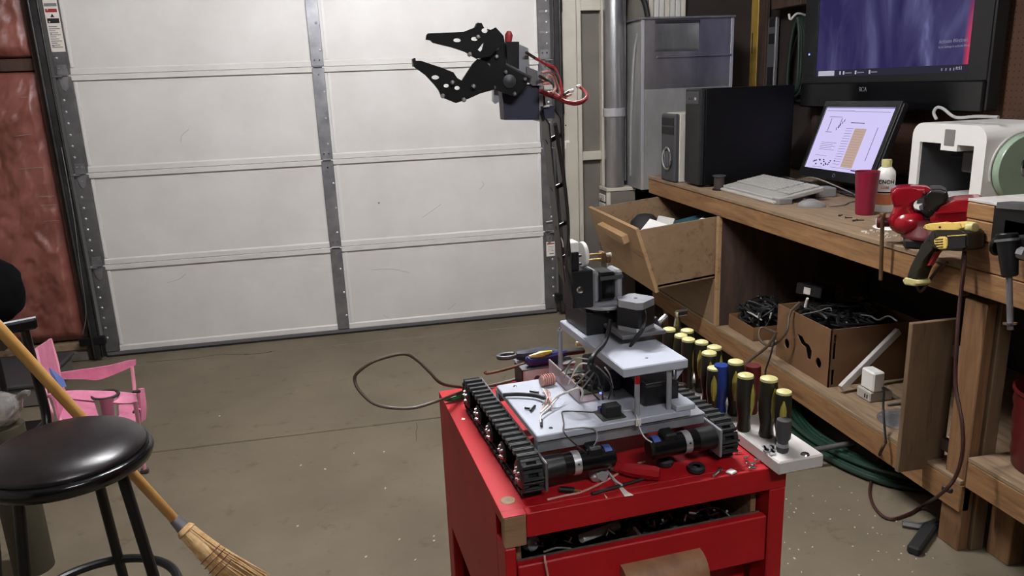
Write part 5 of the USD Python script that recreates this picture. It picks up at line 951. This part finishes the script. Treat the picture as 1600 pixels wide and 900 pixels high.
gy(cl, 'jaw_link', [(766, 47), (774, 43), (786, 56), (788, 66), (778, 74), (770, 62)], .005, -.002, 'black_steel')
L1 = gy(cl, 'lower_jaw', [(644, 93), (647, 91), (649, 95), (657, 95), (690, 106), (708, 113), (714, 122), (721, 126), (738, 100), (746, 92), (758, 96), (772, 112), (772, 140), (750, 146), (730, 155), (712, 161), (690, 152), (685, 141), (678, 132), (664, 117), (646, 104)], .005, -.008, 'black_steel', [circ_px(680, 121, 6.2, 3.4), circ_px(697, 134, 4.4, 3), circ_px(714, 137.5, 4.4, 3.2)])
gy(cl, 'jaw_edge', [(648, 97), (656, 96), (690, 107), (708, 114), (706, 117), (688, 111), (655, 101), (650, 101)], .014, -.001, 'dark_grey'); gy(cl, 'jaw_tip', [(644, 92), (648, 91), (650, 102), (645, 104)], .016, -.003, 'black_plastic')
for x, y in ((747, 58), (734, 85), (776, 76), (763, 102), (707, 129), (740, 135), (692, 150), (725, 156), (790, 113), (820, 124), (804, 147), (772, 137), (776, 89)):
    p = PY(x, y, YG - .0125 if x < 760 else YG - .006); cl.part('screw', lathe([(0, .0030), (.0016, .0027), (.0026, .0005), (.0026, -.002), (0, -.002)], 10, p, (0, -1, 0)), 'rivet' if y < 100 or x < 760 else 'alu_dull')
p = PY(796, 127, YG - .006); cl.part('pivot', lathe([(0, .003), (.003, .003), (.0075, .001), (.0075, 0), (0, 0)], 16, p, (0, -1, 0)), 'dark_grey')
gy(cl, 'finger_spacer', [(770, 140), (776, 140), (779, 158), (774, 162), (770, 158)], .012, .006, 'alu')
W1 = rb.part('wrist_block', yslab([(845, 166), (862, 164), (863, 184), (848, 185)], YG + .004, .022), 'navy_plastic'); W1.part('wrist_clip', yslab([(849, 165), (858, 164.5), (858, 167), (849, 167.5)], YG - .008, .004), 'light_grey'); rb.part('wrist_link', yslab([(840, 140), (848, 140), (852, 166), (846, 170), (841, 160)], YG + .012, .008), 'black_steel')
wr_sets = [([(822, 82), (838, 92), (858, 104), (868, 112), (873, 126), (878, 140), (880, 146)], 'wire_dark', 0), ([(838, 92), (852, 100), (866, 106), (872, 118), (876, 132), (878, 146), (874, 152), (866, 150)], 'wire_red', -.004), ([(843, 119), (852, 124), (862, 132), (870, 142), (876, 148), (882, 147), (888, 143)], 'wire_dark', -.006),
           ([(844, 141), (856, 146), (870, 150), (882, 157), (896, 160), (908, 158), (917, 151), (913, 142), (905, 135)], 'wire_red', -.008), ([(844, 144), (858, 150), (872, 155), (884, 160), (898, 163), (910, 160), (918, 152)], 'wire_red', -.003), ([(846, 114), (858, 112), (866, 120), (872, 134), (878, 148), (884, 150), (892, 147)], 'wire_pink', .002), ([(848, 132), (856, 130), (862, 138), (868, 146), (878, 152)], 'wire_pink', -.01), ([(843, 128), (852, 126), (858, 118), (866, 124), (868, 138), (862, 146)], 'wire_pink', .004), ([(846, 160), (852, 150), (862, 144), (872, 150), (884, 154)], 'wire_red', .006)]
for pts, m, dy in wr_sets: rb.part('claw_wire', tube([PY(a, b, YG + dy + .012 * math.sin(i * .9)) for i, (a, b) in enumerate(pts)], .0017, 6), m)
for a, b, c, d in ((888, 143, 896, 141), (901, 136, 907, 134)): rb.part('wire_end', cyl(PY(a, b, YG), PY(c, d, YG), .002, 8), 'wire_white')
rb.part('wire_tie', bx(PY(856, 137, YG - .012), (.010, .006, .006), .001), 'wire_white'); rb.part('red_knob', lathe([(0, 0), (.004, 0), (.0045, .008), (.0025, .012), (0, .013)], 12, PY(794, 66, YG + .018), (.15, 0, 1)), 'wire_red')
# ---- wiring between the decks
def rw(pts, r, m, name='wire'): rb.part(name, tube(pts, r, 6), m, local=True)
q = lambda x, y, v: RF.v(x, y, v)
rw([q(953, 500, .14), q(950, 520, .12), q(943, 538, .08), q(930, 552, .03), q(924, 566, .02), q(926, 576, .06)], .0042, 'cable_black', 'cable'); rw([q(1006, 478, .11), q(1009, 495, .10), q(1005, 512, .08), q(994, 528, .09), q(981, 547, .10)], [.0018, .0022, .0034, .0038, .0020], 'cable_black', 'cable')
rw([q(925, 560, .02), q(922, 572, .03), q(935, 582, .05), q(940, 600, .06)], .005, 'cable_black', 'cable')
for i, (x0, y0, x1, y1, x2, y2, m) in enumerate(((926, 562, 895, 562, 882, 590, 'wire_grey'), (925, 564, 900, 560, 878, 580, 'wire_dark'), (928, 570, 905, 570, 888, 600, 'wire_white'), (926, 575, 915, 585, 896, 606, 'wire_grey'), (932, 572, 950, 590, 960, 620, 'wire_grey'), (930, 575, 940, 600, 942, 632, 'wire_dark'), (932, 578, 955, 600, 948, 632, 'wire_dark'), (934, 580, 925, 610, 940, 628, 'cable_black'), (945, 574, 953, 586, 958, 606, 'wire_white'), (930, 580, 915, 600, 905, 612, 'wire_grey'))):
    rw([q(x0, y0, .05), q(x1, y1, .07), q(x2, y2, .10)], .0014, m)
rw([RF.z(845, 645, .0945), RF.z(868, 622, .105), q(888, 612, .06), q(905, 606, .06), q(910, 612, .06), q(909, 626, .07)], .0019, 'wire_white'); rw([RF.z(846, 663, .0935), RF.z(845, 650, .097), RF.z(860, 635, .1), RF.z(880, 612, .11)], .0015, 'wire_white')
rp('wire_plug', cyl(RF.z(846, 656, .0935), RF.z(846, 666, .0935), .0022, 8), 'black_plastic')
rw([RF.z(786, 617, .096), RF.z(810, 616, .097), RF.z(835, 618, .097), RF.z(850, 622, .098)], .0034, 'cable_black', 'cable')
g = random.Random(31)
for k in range(9): rw([RF.z(848 + 6 * g.random(), 606 + 10 * g.random(), .100), RF.z(852 + 8 * g.random(), 616 + 8 * g.random(), .108), RF.z(846 + 16 * g.random(), 630 + 12 * g.random(), .0935)], .0012, g.choice(['wire_white', 'wire_pink', 'wire_grey']))
for a, b, c, d in ((828, 611, 842, 613), (820, 637, 828, 638), (829, 642, 836, 634)): rp('lug', cyl(RF.z(a, b, .0935), RF.z(c, d, .0935), .0022, 8), 'black_plastic')
rw([q(938, 645, .0), RF.z(905, 643, .0925), RF.z(880, 643, .0925), RF.z(879, 650, .0925), RF.z(881, 662, .0925), q(880, 672, -.004), q(886, 682, -.012), q(900, 695, -.016), q(914, 706, -.018), q(920, 710, -.018)], .0012, 'wire_dark'); rw([RF.z(882, 671, .092), RF.z(912, 668, .092), q(930, 672, -.002), q(933, 686, -.012), q(926, 698, -.016), q(917, 704, -.018)], .0012, 'wire_grey')
rw([RF.z(974, 642, .0925), RF.z(990, 642, .0925), q(996, 655, -.003), q(1000, 670, -.008), q(1008, 684, -.016), q(1022, 692, -.02), q(1035, 690, -.02)], .0012, 'wire_white'); rp('wire_plug', cbox(q(994, 656, -.006), q(1001, 664, -.003), .0006), 'wire_white')
rp('status_lamp', lathe([(0, .003), (.002, .002), (.0025, 0), (0, 0)], 8, (.145, .085, .1065)), 'led_blue')
# ================================================================ left side: stool, broom, child's chair and what lies behind
so = np.array([-.545, -3.0]); sx, sy = so
stl = thing('bar_stool', 'black bar stool with round vinyl seat in the left foreground', 'stool', (sx, sy, 0))
stl.part('cushion', lathe([(0, .768), (0.0448, .767), (0.0895, .763), (0.1253, .756), (0.1504, .745), (0.1629, .733), (0.1665, .724), (0.1611, .716), (0, .716)], 64, (sx, sy, 0)), 'vinyl', smooth=70)
stl.part('seat_rim', lathe([(0.1477, .716), (0.1683, .722), (0.1763, .716), (0.1781, .704), (0.1727, .690), (0.1611, .686), (0.1432, .700)], 64, (sx, sy, 0)), 'black_gloss', smooth=70)
stl.part('seat_pan', lathe([(0, .715), (0.1477, .715), (0.1432, .695), (0, .69)], 40, (sx, sy, 0)), 'black_plastic')
for f, r0, r1 in ((337, .13, .22), (90, .13, .22), (240, .13, .22), (195, .155, .235)):
    a = math.radians(f); d = np.array([math.cos(a), math.sin(a)]); lg = stl.part('leg', cyl((*(so + d * r0), .69), (*(so + d * r1), .012), .0125, 14), 'black_steel'); lg.part('foot_cap', cyl((*(so + d * r1), 0), (*(so + d * r1), .016), .0150, 14), 'rubber')
stl.part('foot_ring', tube([(sx + .178 * math.cos(a), sy + .178 * math.sin(a),   .328) for a in np.linspace(0, 2 * PI, 33)], .011, 10, 2), 'black_steel')
stl.part('screw', lathe([(0, .01), (.008, .008), (.008, 0), (0, 0)], 10, (sx - .02, sy - .10, .692), (0, 0, -1)), 'chrome')
p0, p1 = PY(38, 515, -2.70), PY(72, 648, -2.70); e_ = np.array([-.80, -3.02, .74])
r0_, rd_ = PY(57, 503, -2.695), unit((-.86, -.51, 0))
stl.part('back_post', tube([p0 + (0, 0, .01), (p0 + p1) / 2, p1, p1 + (.012, -.06, -.06), (sx - .09, sy + .15, .694)], .0115, 12), 'black_steel')
stl.part('back_post', tube([r0_ + rd_ * .33 + (0, 0, -.01), e_ + (-.02, .02, .1), e_, (sx - .17, sy - .05, .694)], .0115, 12), 'black_steel')
stl.part('back_rail', basis(cbox((0, -.010, -.016), (.40, .010, .012), .005), r0_, rd_, np.cross((0, 0, 1), rd_), (0, 0, 1)), 'black_gloss')
stl.part('rail_bead', tube([r0_ + (0, 0, .012), r0_ + rd_ * .40 + (0, 0, .012)], .0035, 8), 'alu')
# broom
h0, h1 = PY(-70, 438, -2.835), PY(276, 815, -2.50); d = unit(h1 - h0)
br = thing('broom', 'corn broom with pale wooden handle leaning behind the stool', 'broom', tuple(PZ(385, 905, 0)))
br.part('handle', cyl(h0, h1, .0145, 16, c=.003), 'broom_wood')
tip = PZ(392, 925, .012); ax_ = unit(tip - h1); Lb = np.linalg.norm(tip - h1)
br.part('wire_binding', cyl(h1 - d * .015, h1 + ax_ * .03, .016, 16, r2=.021), 'alu_dull'); br.part('collar', cyl(h1 + ax_ * .028, h1 + ax_ * .048, .025, 18, r2=.030, c=.004), 'straw')
w_ = unit(np.cross(ax_, (0, 1, .2))); n_ = np.cross(ax_, w_); g = random.Random(2); ms_ = []
for k in range(260):
    a, rr = 2 * PI * g.random(), math.sqrt(g.random()); cx_, cy_ = rr * math.cos(a), rr * math.sin(a)
    b0 = h1 + ax_ * .035 + w_ * cx_ * .024 + n_ * cy_ * .024; b1 = h1 + ax_ * Lb * .45 + w_ * cx_ * .040 + n_ * cy_ * .026; fl_ = 1 + .06 * (g.random() - .5)
    b2 = h1 + ax_ * Lb * fl_ + w_ * (cx_ * .085 + .02 * (g.random() - .5)) + n_ * (cy_ * .022 + .01 * (g.random() - .5)); b2[2] = max(b2[2], .004)
    ms_.append(tube([b0, b1, b2], [.0030, .0028, .0012], 4, 3))
br.part('bristles', cat(ms_), 'straw', kind='stuff')
br.part('bristle_core', lathe([(0, 0), (.022, 0), (.030, Lb * .2), (.027, Lb * .45), (.018, Lb * .7), (0, Lb * .75)], 16, h1 + ax_ * .04, ax_), 'straw')
for t in (.46, .52, .58, .64): c0 = h1 + ax_ * Lb * t; ww = .043 + .04 * (t - .45); br.part('stitching', tube([c0 + w_ * ww * math.cos(a) + n_ * .030 * math.sin(a) for a in np.linspace(0, 2 * PI, 17)], .0014, 5, 2), 'thread')
# child's folding chair
kc = thing('folding_chair', 'pink folding chair for a child standing behind the stool', 'chair', (-.95, -1.58, 0))
yn, yf = -1.76, -1.36
def pt(x, y, Y): return PY(x, y, Y)
def cloth(pts_a, pts_b, t=.006):
    """a sewn panel between two edge lines"""
    A, B = spline(pts_a, 5), spline(pts_b, 5); n = len(A); V, F = [], []
    for i in range(n):
        for j in range(7): f = j / 6; p = A[i] * (1 - f) + B[i] * f; V.append(p)
    V = np.array(V); 
    for i in range(n - 1):
        for j in range(6): a = i * 7 + j; F += [[a, a + 1, a + 8], [a, a + 8, a + 7]]
    m = trimesh.Trimesh(V, F, process=False); N = m.vertex_normals; n0 = len(V); W = np.vstack([V + N * t / 2, V - N * t / 2])
    F2 = F + [[c + n0, b + n0, a + n0] for a, b, c in F]; rim = [j for j in range(7)] + [i * 7 + 6 for i in range(1, n)] + [(n - 1) * 7 + j for j in range(5, -1, -1)] + [i * 7 for i in range(n - 2, 0, -1)]
    for a, b in zip(rim, rim[1:] + rim[:1]): F2 += [[b, a, a + n0], [b, a + n0, b + n0]]
    return trimesh.Trimesh(W, F2, process=False)
bn_, bf_ = [pt(55, 545, -1.66), pt(66, 580, -1.66), pt(84, 625, -1.66), pt(92, 655, -1.66)], [pt(78, 530, -1.42), pt(84, 560, -1.42), pt(93, 592, -1.42), pt(106, 622, -1.42)]
bk_ = kc.part('back_panel', cloth(bn_, bf_, .010), 'pink', smooth=60)
pc_ = (pt(88, 590, -1.56)); bk_.part('printed_patch', cloth([pt(75, 576, -1.575), pt(84, 590, -1.575), pt(92, 606, -1.575)], [pt(85, 583, -1.535), pt(97, 594, -1.535), pt(102, 604, -1.535)], .012), 'print_blue', smooth=60)
kc.part('seat_panel', cloth([pt(92, 655, -1.68), pt(150, 668, -1.68), pt(212, 668, -1.68)], [pt(106, 622, -1.42), pt(160, 632, -1.42), pt(222, 634, -1.42)], .010), 'pink', smooth=60)
kc.part('seat_front', cloth([pt(216, 608, -1.47), pt(219, 640, -1.47), pt(219, 660, -1.47)], [pt(224, 606, -1.45), pt(228, 635, -1.45), pt(226, 655, -1.45)], .012), 'pink', smooth=60)
kc.part('arm_rest', cloth([pt(94, 582, yf), pt(130, 577, yf), pt(170, 571, yf), pt(198, 564, yf), pt(212, 562, yf)], [pt(94, 592, yf), pt(130, 592, yf), pt(155, 593, yf), pt(190, 580, yf), pt(212, 570, yf)], .010), 'pink', smooth=60)
an = kc.part('arm_rest', cloth([pt(70, 617, yn), pt(110, 611, yn), pt(160, 612, yn), pt(196, 613, yn), pt(213, 615, yn)], [pt(70, 620, yn + .01), pt(110, 624, yn - .03), pt(160, 629, yn - .05), pt(196, 631, yn - .03), pt(214, 627, yn)], .010), 'pink', smooth=60)
q0 = pt(165, 620, yn - .02); an.part('cup_ring', tube([q0 + (.047 * math.cos(a), .030 * math.sin(a), .006 * math.sin(a) + .008) for a in np.linspace(0, 2 * PI, 21)], .006, 8, 2), 'wire_dark'); an.part('cup_net', lathe([(.043, 0), (.034, -.085), (0, -.088), (0, -.084), (.031, -.08), (.040, 0)], 20, q0 + (0, .0, .004)), 'mesh_pink')
fA, fB = pt(206, 572, yf), pt(210, 612, yf); ftn, ftf = PZ(226, 735, .012), PZ(212, 700, .012); btn, btf = np.array([-1.16, -1.74, .012]), np.array([-1.20, -1.38, .012])
def pole(pts, r=.008): kc.part('pole', tube(pts, r, 10, 4), 'pink_tube')
pole([fA, fB, ftf]); pole([pt(211, 628, yn), pt(217, 665, -1.70), pt(221, 700, -1.66), ftn]); pole([pt(92, 655, -1.68), pt(150, 690, -1.66), pt(200, 728, -1.64)]); pole([pt(106, 622, -1.42), ftf]); pole([pt(212, 668, -1.68), btn]); pole([pt(222, 634, -1.42), btf]); pole([pt(55, 545, -1.665), pt(72, 620, -1.70), pt(80, 660, -1.74), btn]); pole([pt(78, 530, -1.415), pt(93, 592, -1.40), btf])
for p in (ftn, ftf, btn, btf): kc.part('foot', bx((p[0], p[1], .010), (.030, .022, .020), .004), 'wire_dark')
kc.part('joint', bx(pt(213, 612, yn + .04), (.030, .012, .012), .003), 'wire_dark'); kc.part('joint', bx(pt(213, 644, -1.52), (.026, .02, .018), .003), 'wire_dark')
# behind
gb = thing('storage_bin', 'low dark grey bin standing against the left wall by the pink chair', 'bin', (-1.85, -.45, 0)); gb.part('body', cbox((-2.2, -.72, .0), (-1.50, -.24, .105), .01), 'bin_grey'); gb.part('lid', cbox((-2.215, -.735, .105), (-1.485, -.225, .13), .008), 'dark_grey')
jc = PY(-28, 455, -1.05)
jk = thing('jacket', 'black jacket hanging at the left edge above the stool back', 'jacket', (-1.62, -1.05, .0))
jk.part('body', wobble(place(trimesh.creation.icosphere(4), (0, 0, 0)).apply_transform(np.diag([.17, .12, .17, 1])).apply_translation(PY(-28, 455, -1.05)), .03, 7, 2), 'jacket', smooth=70)
jk.part('stand_post', cyl((jc[0], -1.05, .0), (jc[0], -1.05, jc[2]), .014, 12), 'black_steel'); jk.part('stand_foot', cbox((jc[0] - .15, -1.15, 0), (jc[0] + .10, -.95, .02), .005), 'black_steel')
bg = thing('clear_bag', 'clear plastic bag lying on a dark stand at the left edge', 'bag', tuple(PY(-5, 660, -2.25) * (1, 1, 0)))
c_ = PY(-2, 640, -2.25); bg.part('film', wobble(place(trimesh.creation.icosphere(3)).apply_transform(np.diag([.068, .065, .055, 1])).apply_translation(c_), .02, 22, 4), 'poly_bag', smooth=40); bg.part('twist', tube([c_ + (.06, 0, .03), c_ + (.085, -.01, .05), c_ + (.10, -.012, .048)], [.012, .008, .011], 8), 'poly_bag')
bg.part('stand', cyl((c_[0], c_[1], 0), (c_[0], c_[1], c_[2] - .055), .06, 20), 'olive_dark')
